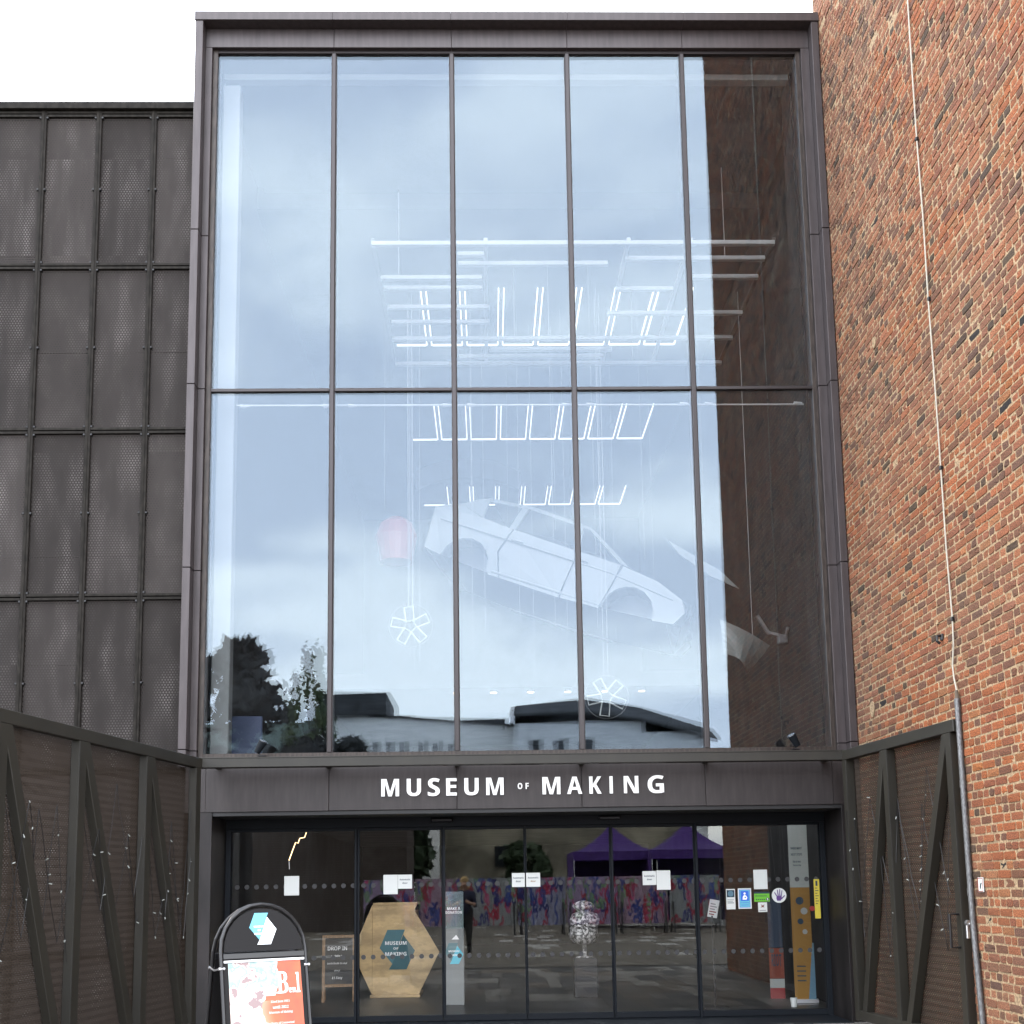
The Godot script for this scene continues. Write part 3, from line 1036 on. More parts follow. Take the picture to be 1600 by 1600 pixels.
func make_pavement_sign() -> void:
	var s := thing("pavement_sign", "black round-topped folding pavement sign with teal emblem and orange poster", "sign", Vector3(-1.69, 0, 4.12), deg_to_rad(33))
	var lean := 0.2
	var st: SurfaceTool
	var w := 0.322
	for side in 2:
		# one leaf each way; the two meet at the arch
		var t := Basis(Vector3.RIGHT, -lean if side == 0 else lean)
		var off := Vector3(0, 0, 0.30 if side == 0 else -0.30)
		var leaf := Transform3D(t, off)
		if side == 1:
			leaf.basis = Basis(Vector3.UP, PI) * Basis(Vector3.RIGHT, -lean)
		var arch := []
		arch.append(leaf * Vector3(-w, 0.02, 0))
		arch.append(leaf * Vector3(-w, 1.05, 0))
		for k in range(0, 13):
			var a := PI - PI * k / 12.0
			arch.append(leaf * Vector3(cos(a) * w, 1.12 + sin(a) * 0.335, 0))
		arch.append(leaf * Vector3(w, 1.05, 0))
		arch.append(leaf * Vector3(w, 0.02, 0))
		st = mb()
		tube(st, arch, 0.0145, 10)
		build(st, "frame", M.black_metal, s)
		st = mb()
		var dome := PackedVector2Array()
		for k in range(0, 17):
			var a := PI * k / 16.0
			dome.append(Vector2(cos(a) * (w - 0.022), 1.115 + sin(a) * 0.31))
		prism(st, dome, -0.008, Transform3D(leaf.basis, leaf.origin + leaf.basis * Vector3(0, 0, 0.004)))
		build(st, "dome_panel", M.black_board, s)
		st = mb()
		box(st, Vector3(-w + 0.012, 1.062, -0.012), Vector3(w - 0.012, 1.104, 0.012), 0.004, leaf.basis, leaf.origin)
		box(st, Vector3(-w + 0.012, 0.16, -0.012), Vector3(w - 0.012, 0.2, 0.012), 0.004, leaf.basis, leaf.origin)
		build(st, "cross_bar", M.black_metal, s)
		st = mb()
		box(st, Vector3(-w + 0.016, 0.2, -0.01), Vector3(w - 0.016, 1.062, -0.002), 0.0, leaf.basis, leaf.origin)
		build(st, "backing_panel", M.black_board, s)
		if side == 1:
			continue
		emblem(s, "emblem", Transform3D(leaf.basis, leaf.origin + leaf.basis * Vector3(0, 1.275, 0.005)), 0.23, M.pale_teal, M.emblem_white)
		for k in 3:
			words(["MUSEUM", "OF", "MAKING"][k], s, "emblem_lettering", M.letter_white, leaf * Vector3(-0.03, 1.29 - 0.026 * k, 0.0095), 0.0, 0.014, 0.001, leaf.basis)
		# the poster
		st = mb()
		uvquad(st, leaf * Vector3(-0.275, 0.21, 0.001), leaf.basis * Vector3(0.55, 0, 0), leaf.basis * Vector3(0, 0.83, 0))
		var p := build(st, "poster", M.poster, s)
		st = mb()
		box(st, Vector3(-w + 0.014, 1.036, -0.002), Vector3(w - 0.014, 1.056, 0.008), 0.003, leaf.basis, leaf.origin)
		build(st, "clip_rail", M.steel, s)
		words("L", p, "lettering", M.letter_white, leaf * Vector3(-0.005, 0.84, 0.003), 0.05, 0.07, 0.001, leaf.basis, "Droid Serif")
		words("n", p, "lettering", M.letter_white, leaf * Vector3(0.052, 0.832, 0.003), 0.05, 0.055, 0.001, leaf.basis, "Droid Serif")
		words("B", p, "lettering", M.letter_white, leaf * Vector3(0.125, 0.88, 0.003), 0.085, 0.155, 0.001, leaf.basis, "Droid Serif")
		words("en", p, "lettering", M.letter_white, leaf * Vector3(0.2, 0.822, 0.003), 0.055, 0.035, 0.001, leaf.basis, "Droid Serif")
		words("l", p, "lettering", M.letter_white, leaf * Vector3(0.245, 0.875, 0.003), 0.03, 0.145, 0.001, leaf.basis, "Droid Serif")
		var lines := ["22nd June 2021", "until 2022", "Museum of Making", "", "The Story of Connected", "and Through Clock", "and our Community", "", "www.dmm.co"]
		for k in lines.size():
			if lines[k] != "":
				words(lines[k], p, "lettering", M.letter_white, leaf * Vector3(0.1 - 0.01 * (k / 4), 0.745 - 0.038 * k, 0.003), 0.0, 0.02, 0.001, leaf.basis, "Droid Serif", false)
	for x in [-1.0, 1.0]:
		st = mb()
		tube(st, [Vector3(x * (w + 0.012), 0.98, 0.105), Vector3(x * (w + 0.018), 0.965, 0.0), Vector3(x * (w + 0.012), 0.98, -0.105)], 0.007, 6)
		for z in [0.105, -0.105]:
			cone(st, Vector3(x * (w - 0.02), 0.98, z), Vector3(x * (w + 0.024), 0.98, z), 0.011, 0.011, 8)
		build(st, "hinge_strap", M.steel, s)

func poster_image() -> ImageTexture:
	# flat print: a pale washed-out photograph on the left, orange on the right
	var w := 200
	var h := 296
	var im := Image.create(w, h, false, Image.FORMAT_RGB8)
	var n := FastNoiseLite.new()
	n.frequency = 0.016
	n.fractal_octaves = 5
	n.seed = 8
	for y in h:
		for x in w:
			var u := float(x) / w
			var v := float(y) / h
			var k := n.get_noise_2d(x, y)
			var edge := 0.66 - 0.5 * v + 0.12 * sin(v * 7.0) if v < 0.3 else 0.5 + 0.06 * sin(v * 11.0) - 0.25 * maxf(0.0, v - 0.6)
			var c := Color(0.97, 0.93, 0.9)
			if v < 0.22 and k > -0.12:
				c = Color(0.45, 0.66, 0.66).lerp(Color(0.85, 0.9, 0.88), clampf(0.4 + k * 1.4, 0, 1))
			elif k < -0.28:
				c = Color(0.62, 0.52, 0.52)
			elif k > 0.3:
				c = Color(0.93, 0.82, 0.78)
			if u > edge + 0.05 * k:
				c = Color(0.93, 0.36 + 0.06 * k, 0.2).lerp(Color(0.97, 0.72, 0.6), clampf((0.14 - (u - edge)) * 5.0, 0.0, 0.7) if v > 0.34 else 0.0)
			im.set_pixel(x, y, c)
	return ImageTexture.create_from_image(im)

func squiggle_image(sd: int, bg: Color, cols: Array) -> ImageTexture:
	# flat print: loose worms of paint
	var w := 512
	var h := 192
	var im := Image.create(w, h, false, Image.FORMAT_RGB8)
	im.fill(bg)
	rng.seed = sd
	for k in 34:
		var p := Vector2(rng.randf() * w, rng.randf() * h)
		var a := rng.randf() * TAU
		var turn := rng.randf_range(0.1, 0.28) * (1 if rng.randf() < 0.5 else -1)
		var c: Color = cols[rng.randi() % cols.size()]
		for s in 34:
			if s % 9 == 8:
				turn = -turn
			a += turn * 2.1
			p += Vector2(cos(a), sin(a)) * 5.5
			for q in 3:
				im.fill_rect(Rect2i(int(p.x) - [6, 5, 3][q], int(p.y) - [3, 5, 6][q], [12, 10, 6][q], [6, 10, 12][q]), c)
	return ImageTexture.create_from_image(im)

# ---------------------------------------------------------------- notices on the doors
func notice(called: String, label: String, cat: String, group: String, x0: float, y0: float, x1: float, y1: float, m: Material) -> Node3D:
	var t := thing(called, label, cat, Vector3((x0 + x1) * 0.5, (y0 + y1) * 0.5, -0.702), 0.0, group)
	var st := mb()
	box(st, Vector3(-(x1 - x0) * 0.5, -(y1 - y0) * 0.5, 0), Vector3((x1 - x0) * 0.5, (y1 - y0) * 0.5, 0.0025))
	build(st, "sheet", m, t)
	return t

func make_notices() -> void:
	var pg := "blank sheets taped to the glass"
	notice("paper_notice", "blank white sheet alone on the left fixed pane", "notice", pg, -2.39, 1.463, -2.217, 1.687, M.paper)
	notice("paper_notice", "blank white sheet touching the first automatic door notice, above the plywood counter", "notice", pg, -1.238, 1.46, -1.072, 1.685, M.paper)
	notice("paper_notice", "blank white sheet right of the automatic door notice near the purple tents' reflection", "notice", pg, 1.958, 1.465, 2.12, 1.69, M.paper)
	notice("paper_notice", "blank white sheet above the green rating sticker", "notice", pg, 3.1, 1.455, 3.262, 1.681, M.paper)
	var ag := "automatic door notices"
	var al := ["small automatic door notice over the plywood counter, beside a blank sheet", "automatic door notice left of the middle door joint", "automatic door notice right of the middle door joint", "automatic door notice left of a blank sheet on the fourth leaf"]
	var ax := [[-1.069, -0.905], [0.262, 0.412], [0.428, 0.592], [1.794, 1.954]]
	for i in 4:
		var t := notice("door_notice", al[i], "notice", ag, ax[i][0], 1.522, ax[i][1], 1.684, M.paper)
		words("Automatic", t, "lettering", M.ink, Vector3(0, 0.025, 0.003), 0.125, 0.022, 0.001)
		words("door", t, "lettering", M.ink if i != 2 else M.yellow_print, Vector3(0, -0.015, 0.003), 0.06, 0.022, 0.001)
	var st: SurfaceTool
	var sg := "stickers on the right fixed pane"
	var a := notice("door_sticker", "white sticker with round blue-grey badge on black, leftmost of the sticker row", "sticker", sg, 2.768, 1.226, 2.874, 1.462, M.paper)
	st = mb()
	box(st, Vector3(-0.045, 0.022, 0.0025), Vector3(0.045, 0.105, 0.0035))
	build(st, "badge_ground", M.ink, a)
	st = mb()
	disc(st, Vector3(0, 0.063, 0.0042), 0.034)
	build(st, "badge", M.sky_print, a)
	for k in 3:
		st = mb()
		box(st, Vector3(-0.04, -0.012 - k * 0.018, 0.0025), Vector3(0.036 - 0.012 * (k % 2), -0.004 - k * 0.018, 0.003))
		build(st, "print_line", M.ink if k == 2 else M.clear_grey, a)
	a = notice("door_sticker", "blue breastfeeding welcome sticker with white mother and baby figure", "sticker", sg, 2.908, 1.23, 3.064, 1.467, M.paper)
	st = mb()
	box(st, Vector3(-0.064, -0.104, 0.0025), Vector3(0.064, 0.104, 0.0032))
	build(st, "blue_border", M.sign_blue, a)
	st = mb()
	box(st, Vector3(-0.058, -0.098, 0.0032), Vector3(0.058, 0.098, 0.0037))
	build(st, "pale_ground", M.pale_teal, a)
	st = mb()
	box(st, Vector3(-0.048, -0.028, 0.0037), Vector3(0.048, 0.088, 0.0042))
	build(st, "blue_ground", M.sign_blue, a)
	st = mb()
	disc(st, Vector3(0, 0.058, 0.005), 0.013)
	prism(st, poly([-0.026, -0.012, 0.022, -0.012, 0.03, 0.012, 0.014, 0.036, -0.008, 0.04, -0.022, 0.022]), 0.0008, Transform3D(Basis.IDENTITY, Vector3(0, 0, 0.0042)))
	build(st, "pictogram", M.letter_white, a)
	st = mb()
	disc(st, Vector3(0.006, 0.012, 0.0055), 0.01)
	build(st, "pictogram", M.sign_blue, a)
	words("breastfeeding", a, "lettering", M.sign_blue, Vector3(0, -0.048, 0.004), 0.095, 0.016, 0.001)
	words("welcome here", a, "lettering", M.sign_blue, Vector3(0, -0.073, 0.004), 0.09, 0.015, 0.001)
	a = notice("door_sticker", "green food hygiene sticker reading 5 under a black strip", "sticker", sg, 3.098, 1.31, 3.278, 1.402, M.sign_green)
	st = mb()
	box(st, Vector3(-0.09, 0.046, 0.0), Vector3(0.09, 0.068, 0.0025))
	build(st, "black_strip", M.ink, a)
	for k in 5:
		st = mb()
		disc(st, Vector3(-0.064 + k * 0.023, -0.022, 0.003), 0.008)
		build(st, "rating_dot", M.ink, a)
	st = mb()
	disc(st, Vector3(0.066, -0.018, 0.003), 0.019)
	build(st, "rating_dot", M.ink, a)
	words("5", a, "lettering", M.letter_white, Vector3(0.066, -0.018, 0.004), 0.0, 0.024, 0.001)
	words("FOOD HYGIENE RATING", a, "lettering", M.ink, Vector3(-0.01, 0.02, 0.003), 0.14, 0.016, 0.001)
	a = notice("door_sticker", "small white sticker with orange runner mark under the green one", "sticker", sg, 3.14, 1.19, 3.245, 1.3, M.paper)
	st = mb()
	prism(st, poly([-0.025, -0.012, -0.01, 0.006, -0.02, 0.028, 0.004, 0.012, 0.024, 0.03, 0.012, 0.0, 0.022, -0.012, 0.0, -0.004]), 0.001, Transform3D(Basis.IDENTITY, Vector3(0, 0.006, 0.0025)))
	build(st, "mark", M.orange_print, a)
	st = mb()
	box(st, Vector3(-0.04, -0.042, 0.0025), Vector3(0.04, -0.032, 0.0032))
	build(st, "print_line", M.clear_grey, a)
	var h := thing("hand_sticker", "round white sticker with purple open hand", "sticker", Vector3(3.392, 1.379, -0.702), 0.0, sg)
	st = mb()
	cone(st, Vector3.ZERO, Vector3(0, 0, 0.0025), 0.086, 0.086, 28)
	build(st, "disc", M.paper, h)
	st = mb()
	prism(st, poly([-0.026, -0.062, 0.016, -0.062, 0.03, -0.035, 0.03, -0.006, -0.03, -0.006, -0.034, -0.035]), 0.001, Transform3D(Basis.IDENTITY, Vector3(0, 0, 0.0026)))
	for f in [[-0.026, -0.01, -0.052, 0.034, 0.0065], [-0.01, -0.006, -0.018, 0.062, 0.0068], [0.008, -0.006, 0.01, 0.068, 0.0068], [0.024, -0.01, 0.036, 0.054, 0.0065], [0.024, -0.042, 0.064, -0.004, 0.0075]]:
		var p := Vector2(f[0], f[1])
		var q := Vector2(f[2], f[3])
		var n: Vector2 = (q - p).normalized().orthogonal() * f[4]
		prism(st, PackedVector2Array([p - n, p + n, q + n * 0.8, q + (q - p).normalized() * f[4], q - n * 0.8]), 0.0011, Transform3D(Basis.IDENTITY, Vector3(0, 0, 0.0026)))
	build(st, "hand_print", M.hand_purple, h)
	a = notice("door_strip_sign", "tall yellow strip sign with black print by the right door post", "sign", "", 3.806, 1.105, 3.872, 1.56, M.light_yellow)
	for k in 7:
		st = mb()
		box(st, Vector3(-0.02, 0.12 - k * 0.03, 0.0025), Vector3(0.006 + 0.014 * (k % 2), 0.13 - k * 0.03, 0.0032))
		build(st, "print_line", M.ink, a)
	st = mb()
	box(st, Vector3(-0.012, 0.15, 0.0025), Vector3(0.012, 0.21, 0.0032))
	build(st, "print_line", M.ink, a)
	var r := thing("red_button", "red round button beside the yellow strip sign", "button", Vector3(3.775, 1.22, -0.71))
	st = mb()
	cone(st, Vector3.ZERO, Vector3(0, 0, 0.02), 0.032, 0.028, 16)
	build(st, "cap", M.red_paint, r)
	# floodlights on the sill, outside the big window
	for x in [-2.534, 3.449]:
		var f := thing("floodlight", "small grey floodlight tipped outward on the %s end of the window sill" % ("left" if x < 0 else "right"), "floodlight", Vector3(x, 3.008, 0.03), 0.0, "floodlights on the sill")
		var k := -1.0 if x < 0 else 1.0
		st = mb()
		cone(st, Vector3(0.045 * k, 0.045, 0), Vector3(-0.03 * k, 0.165, 0.03), 0.036, 0.05, 14)
		build(st, "housing", M.door_metal, f)
		st = mb()
		cone(st, Vector3(-0.03 * k, 0.165, 0.03), Vector3(-0.034 * k, 0.172, 0.032), 0.05, 0.042, 14)
		build(st, "lens", M.window_dark, f)
		st = mb()
		box(st, Vector3(-0.03, 0, -0.02), Vector3(0.06, 0.01, 0.05), 0.002)
		bar(st, Vector3(0.02 * k, 0.0, 0.0), Vector3(0.01 * k, 0.09, 0.0), 0.012, 0.012, Vector3.RIGHT, 0.0)
		build(st, "bracket", M.black_metal, f)

# ---------------------------------------------------------------- inside the museum
func make_interior() -> void:
	var st := mb()
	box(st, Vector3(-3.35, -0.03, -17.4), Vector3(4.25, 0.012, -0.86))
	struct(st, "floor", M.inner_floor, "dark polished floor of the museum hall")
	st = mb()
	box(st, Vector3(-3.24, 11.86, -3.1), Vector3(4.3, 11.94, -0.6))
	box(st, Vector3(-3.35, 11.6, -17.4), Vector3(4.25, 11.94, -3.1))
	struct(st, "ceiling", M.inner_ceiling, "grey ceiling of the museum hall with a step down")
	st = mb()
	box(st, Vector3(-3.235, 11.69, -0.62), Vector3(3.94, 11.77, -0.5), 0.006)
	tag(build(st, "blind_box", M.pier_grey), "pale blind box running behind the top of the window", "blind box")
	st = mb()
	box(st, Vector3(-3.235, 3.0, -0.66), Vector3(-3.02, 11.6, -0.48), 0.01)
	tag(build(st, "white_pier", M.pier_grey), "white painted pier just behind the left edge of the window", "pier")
	# gallery floor seen low in the window
	st = mb()
	box(st, Vector3(-3.35, 2.62, -17.4), Vector3(4.25, 2.95, -8.5))
	struct(st, "gallery_slab", M.inner_grey, "concrete edge of the first floor gallery")
	# rows of paired light tubes on the ceiling
	var g := "U-shaped ceiling light rows"
	var zs := [[-5.2, -7.17], [-9.8, -11.6], [-14.65, -15.97]]
	for r in 3:
		var t := thing("ceiling_light", ["nearest U-shaped row of white light tubes on the hall ceiling", "middle U-shaped row of white light tubes below the window bar", "farthest U-shaped row of light tubes behind the hanging car"][r], "ceiling light", Vector3(0, 11.5, 0), 0.0, g)
		for k in 8:
			var x := -1.0 + k * 0.658
			for s in [-1.0, 1.0]:
				if (k == 7 and s > 0) or (k == 0 and s < 0 and r == 2):
					continue
				st = mb()
				box(st, Vector3(x + s * 0.045 - 0.011, 0, zs[r][1]), Vector3(x + s * 0.045 + 0.011, 0.03, zs[r][0]))
				build(st, "light_tube", M.led_white, t)
			if k < 7:
				st = mb()
				box(st, Vector3(x + 0.06, 0, zs[r][1] - 0.025), Vector3(x + 0.6, 0.03, zs[r][1] - 0.002))
				build(st, "light_tube", M.led_white, t)
		st = mb()
		box(st, Vector3(-1.6, 0, zs[r][1] - 0.025), Vector3(-1.06, 0.03, zs[r][1] - 0.002))
		build(st, "light_tube", M.led_white, t)
		var lamp := AreaLight3D.new()
		lamp.name = numbered(t, "lamp")
		lamp.area_size = Vector2(4.6, absf(zs[r][1] - zs[r][0]))
		lamp.light_color = Color(1.0, 1.0, 0.96)
		lamp.light_energy = 0.15
		lamp.shadow_enabled = true
		lamp.rotation.x = -PI / 2
		lamp.position = Vector3(1.3, -0.03, (zs[r][0] + zs[r][1]) * 0.5)
		t.add_child(lamp)
	# hanging frame of white rails
	var f := thing("hanging_rail_frame", "wide frame of white rails hung level under the hall ceiling", "rail frame", Vector3(0, 10.2, 0))
	var rails := [[-1.72, -1.5, 4.0], [-1.98, -0.34, 0.03], [-2.22, -0.34, 1.77], [-2.1, 2.0, 3.96], [-2.58, -1.46, 0.0], [-2.58, 2.9, 3.98], [-2.86, -1.44, 0.0], [-2.9, 1.95, 2.8], [-3.4, -1.43, 0.1], [-3.85, -1.42, 0.1], [-3.6, 1.9, 3.98], [-4.38, -1.45, 4.0], [-4.75, 0.1, 2.1], [-5.0, -0.4, 2.0], [-5.25, -1.47, 4.0]]
	for r in rails:
		st = mb()
		box(st, Vector3(r[1], -0.03, r[0] - 0.035), Vector3(r[2], 0.03, r[0] + 0.035), 0.006)
		build(st, "cross_rail", M.inner_white, f)
	for x in [-1.48, 0.05, 2.0, 2.85, 3.99]:
		st = mb()
		box(st, Vector3(x - 0.03, 0.03, -5.28), Vector3(x + 0.03, 0.08, -1.7), 0.006)
		build(st, "long_rail", M.inner_white if x < 3.5 and x > -1.0 else M.inner_grey, f)
	for p in [[-1.2, -2.6], [1.2, -1.75], [3.4, -2.1], [0.5, -4.4], [2.5, -5.2]]:
		st = mb()
		tube(st, [Vector3(p[0], 0, p[1]), Vector3(p[0], 1.38, p[1])], 0.006, 5)
		build(st, "hanger", M.inner_white, f)
	st = mb()
	tube(st, [Vector3(-3.0, 7.36, -0.5), Vector3(3.92, 7.335, -0.5)], 0.011, 6)
	var tc := thing("tension_rod", "thin white rod across the window just below its middle bar", "rod")
	build(st, "rod", M.inner_white, tc)
	for x in [-2.95, -1.95, -1.65, -0.5, -0.2, 0.95, 1.25, 2.4, 2.7, 3.8]:
		st = mb()
		cone(st, Vector3(x, 7.35, -0.5), Vector3(x + 0.1, 7.35, -0.5), 0.025, 0.014, 8)
		build(st, "clamp", M.inner_white, tc)
	make_car()
	# wheels drawn as five looped spokes
	for k in 2:
		var c: Vector3 = [Vector3(-1.075, 5.2, -3.0), Vector3(1.675, 4.15, -3.0)][k]
		var w := thing("spoke_ornament", ["five-looped white wheel outline hung left of the car", "five-looped white wheel outline hung low by the dark roofs' reflection"][k], "ornament", c, 0.0, "hung wheel outlines")
		for j in 5:
			var b := Basis(Vector3.BACK, TAU * j / 5.0 + 0.1 + 0.4 * k)
			st = mb()
			tube(st, [b * Vector3(-0.055, 0.07, 0), b * Vector3(-0.065, 0.27, 0), b * Vector3(0.065, 0.27, 0), b * Vector3(0.055, 0.07, 0)], 0.012, 6, true)
			build(st, "spoke_loop", M.white_glow, w)
		st = mb()
		var ring := []
		for j in 28:
			ring.append(Vector3(cos(TAU * j / 28), sin(TAU * j / 28), -0.03) * 0.31)
		tube(st, ring, 0.006, 5, true)
		build(st, "rim", M.car_grey, w)
		st = mb()
		for x in [-0.03, 0.03]:
			tube(st, [Vector3(x, 0.27, 0), Vector3(x, 10.17 - c.y, 0)], 0.004, 4)
		build(st, "wire", M.inner_white, w)
	# panels flying apart round the car
	var p := thing("hung_wing_panel", "curved pale car wing panel hung by the brick reflection", "car panel", Vector3(3.65, 4.85, -3.0))
	st = mb()
	var grid := []
	for j in 7:
		for i in 7:
			var u := i / 6.0
			var v := j / 6.0
			var q := Vector3(-0.33, 0.4, 0).lerp(Vector3(-0.3, -0.1, 0), v).lerp(Vector3(0.42, 0.05, -0.2).lerp(Vector3(0.02, -0.4, 0.0), v), u)
			grid.append(q + Vector3(0, 0, 0.22 * sin(PI * u) * (0.4 + v)))
	for j in 6:
		for i in 6:
			quad(st, grid[j * 7 + i], grid[j * 7 + i + 1], grid[j * 7 + i + 8], grid[j * 7 + i + 7], Vector3.BACK)
	build(st, "panel", M.car_white, p)
	st = mb()
	tube(st, [Vector3(0.1, 0.15, 0.1), Vector3(0.1, 5.3, 0.1)], 0.004, 4)
	build(st, "wire", M.inner_white, p)
	p = thing("hung_bonnet_blade", "long thin pale panel slanting down right of the car", "car panel", Vector3(3.2, 6.2, -3.5))
	st = mb()
	prism(st, poly([-0.5, 0.36, -0.4, 0.3, 0.25, -0.1, 0.52, -0.38, 0.1, -0.18, -0.35, 0.16]), 0.03)
	build(st, "panel", M.car_white, p)
	p = thing("hung_bracket", "dark twisted bracket hung right of the pale wing panel", "car part", Vector3(4.05, 4.95, -2.8))
	st = mb()
	tube(st, [Vector3(-0.25, 0.3, 0), Vector3(-0.1, 0.05, 0), Vector3(0.12, -0.02, 0.05), Vector3(0.18, 0.12, 0)], 0.03, 6)
	box(st, Vector3(0.02, -0.12, -0.05), Vector3(0.16, 0.02, 0.06), 0.02)
	build(st, "arm", M.car_grey, p)
	p = thing("red_dome", "round red dome hung behind the rear of the car", "ornament", Vector3(-1.45, 7.2, -5.2))
	st = mb()
	cone(st, Vector3(0, -0.42, 0), Vector3(0, 0, 0), 0.26, 0.34, 20)
	cone(st, Vector3(0, 0, 0), Vector3(0, 0.22, 0), 0.34, 0.26, 20)
	cone(st, Vector3(0, 0.22, 0), Vector3(0, 0.32, 0), 0.26, 0.12, 20)
	build(st, "shell", M.red_paint, p)
	p = thing("hung_roof_skin", "grey car roof skin hung above and behind the car", "car panel", Vector3(-0.3, 8.45, -6.0))
	st = mb()
	for k in 8:
		var a := -0.9 + k * 0.225
		quad(st, Vector3(a, 0.25 - 0.3 * a * a, -0.5), Vector3(a + 0.225, 0.25 - 0.3 * pow(a + 0.225, 2), -0.5), Vector3(a + 0.225, 0.2 - 0.3 * pow(a + 0.225, 2), 0.5), Vector3(a, 0.2 - 0.3 * a * a, 0.5), Vector3.UP)
	build(st, "skin", M.car_grey, p)
	# fine wires from the ceiling
	rng.seed = 61
	p = thing("suspension_wires", "many thin pale wires hanging from the hall ceiling round the car", "wires")
	for k in 24:
		var x := rng.randf_range(-1.5, 4.0)
		var z := rng.randf_range(-5.2, -2.0)
		st = mb()
		tube(st, [Vector3(x, 10.17, z), Vector3(x + rng.randf_range(-0.02, 0.02), rng.randf_range(4.2, 7.5), z)], 0.002, 4)
		build(st, "wire", M.inner_white, p)
	# warm downlights under a far landing
	for k in 6:
		var x := -0.6 + k * 0.72
		p = thing("downlight", "small warm downlight over the far gallery, %s from the left" % ["first", "second", "third", "fourth", "fifth", "sixth"][k], "downlight", Vector3(x, 5.25, -8.9), 0.0, "warm downlights over the gallery")
		st = mb()
		cone(st, Vector3.ZERO, Vector3(0, 0.03, 0), 0.06, 0.06, 12)
		build(st, "lens", M.led_warm, p)
		st = mb()
		cone(st, Vector3(0, 0.005, 0), Vector3(0, 0.06, 0), 0.075, 0.075, 12)
		build(st, "trim", M.inner_white, p)
	st = mb()
	box(st, Vector3(-3.35, 5.3, -17.4), Vector3(4.25, 5.6, -8.6))
	struct(st, "landing_slab", M.inner_grey, "upper landing at the back of the hall")
	p = thing("blue_display_panel", "dark blue display panel low behind the left edge of the window", "display panel", Vector3(-2.93, 3.0, -1.0))
	st = mb()
	box(st, Vector3(-0.22, 0, -0.02), Vector3(0.2, 0.62, 0.02), 0.004)
	build(st, "panel", M.panel_blue, p)
	make_lobby()

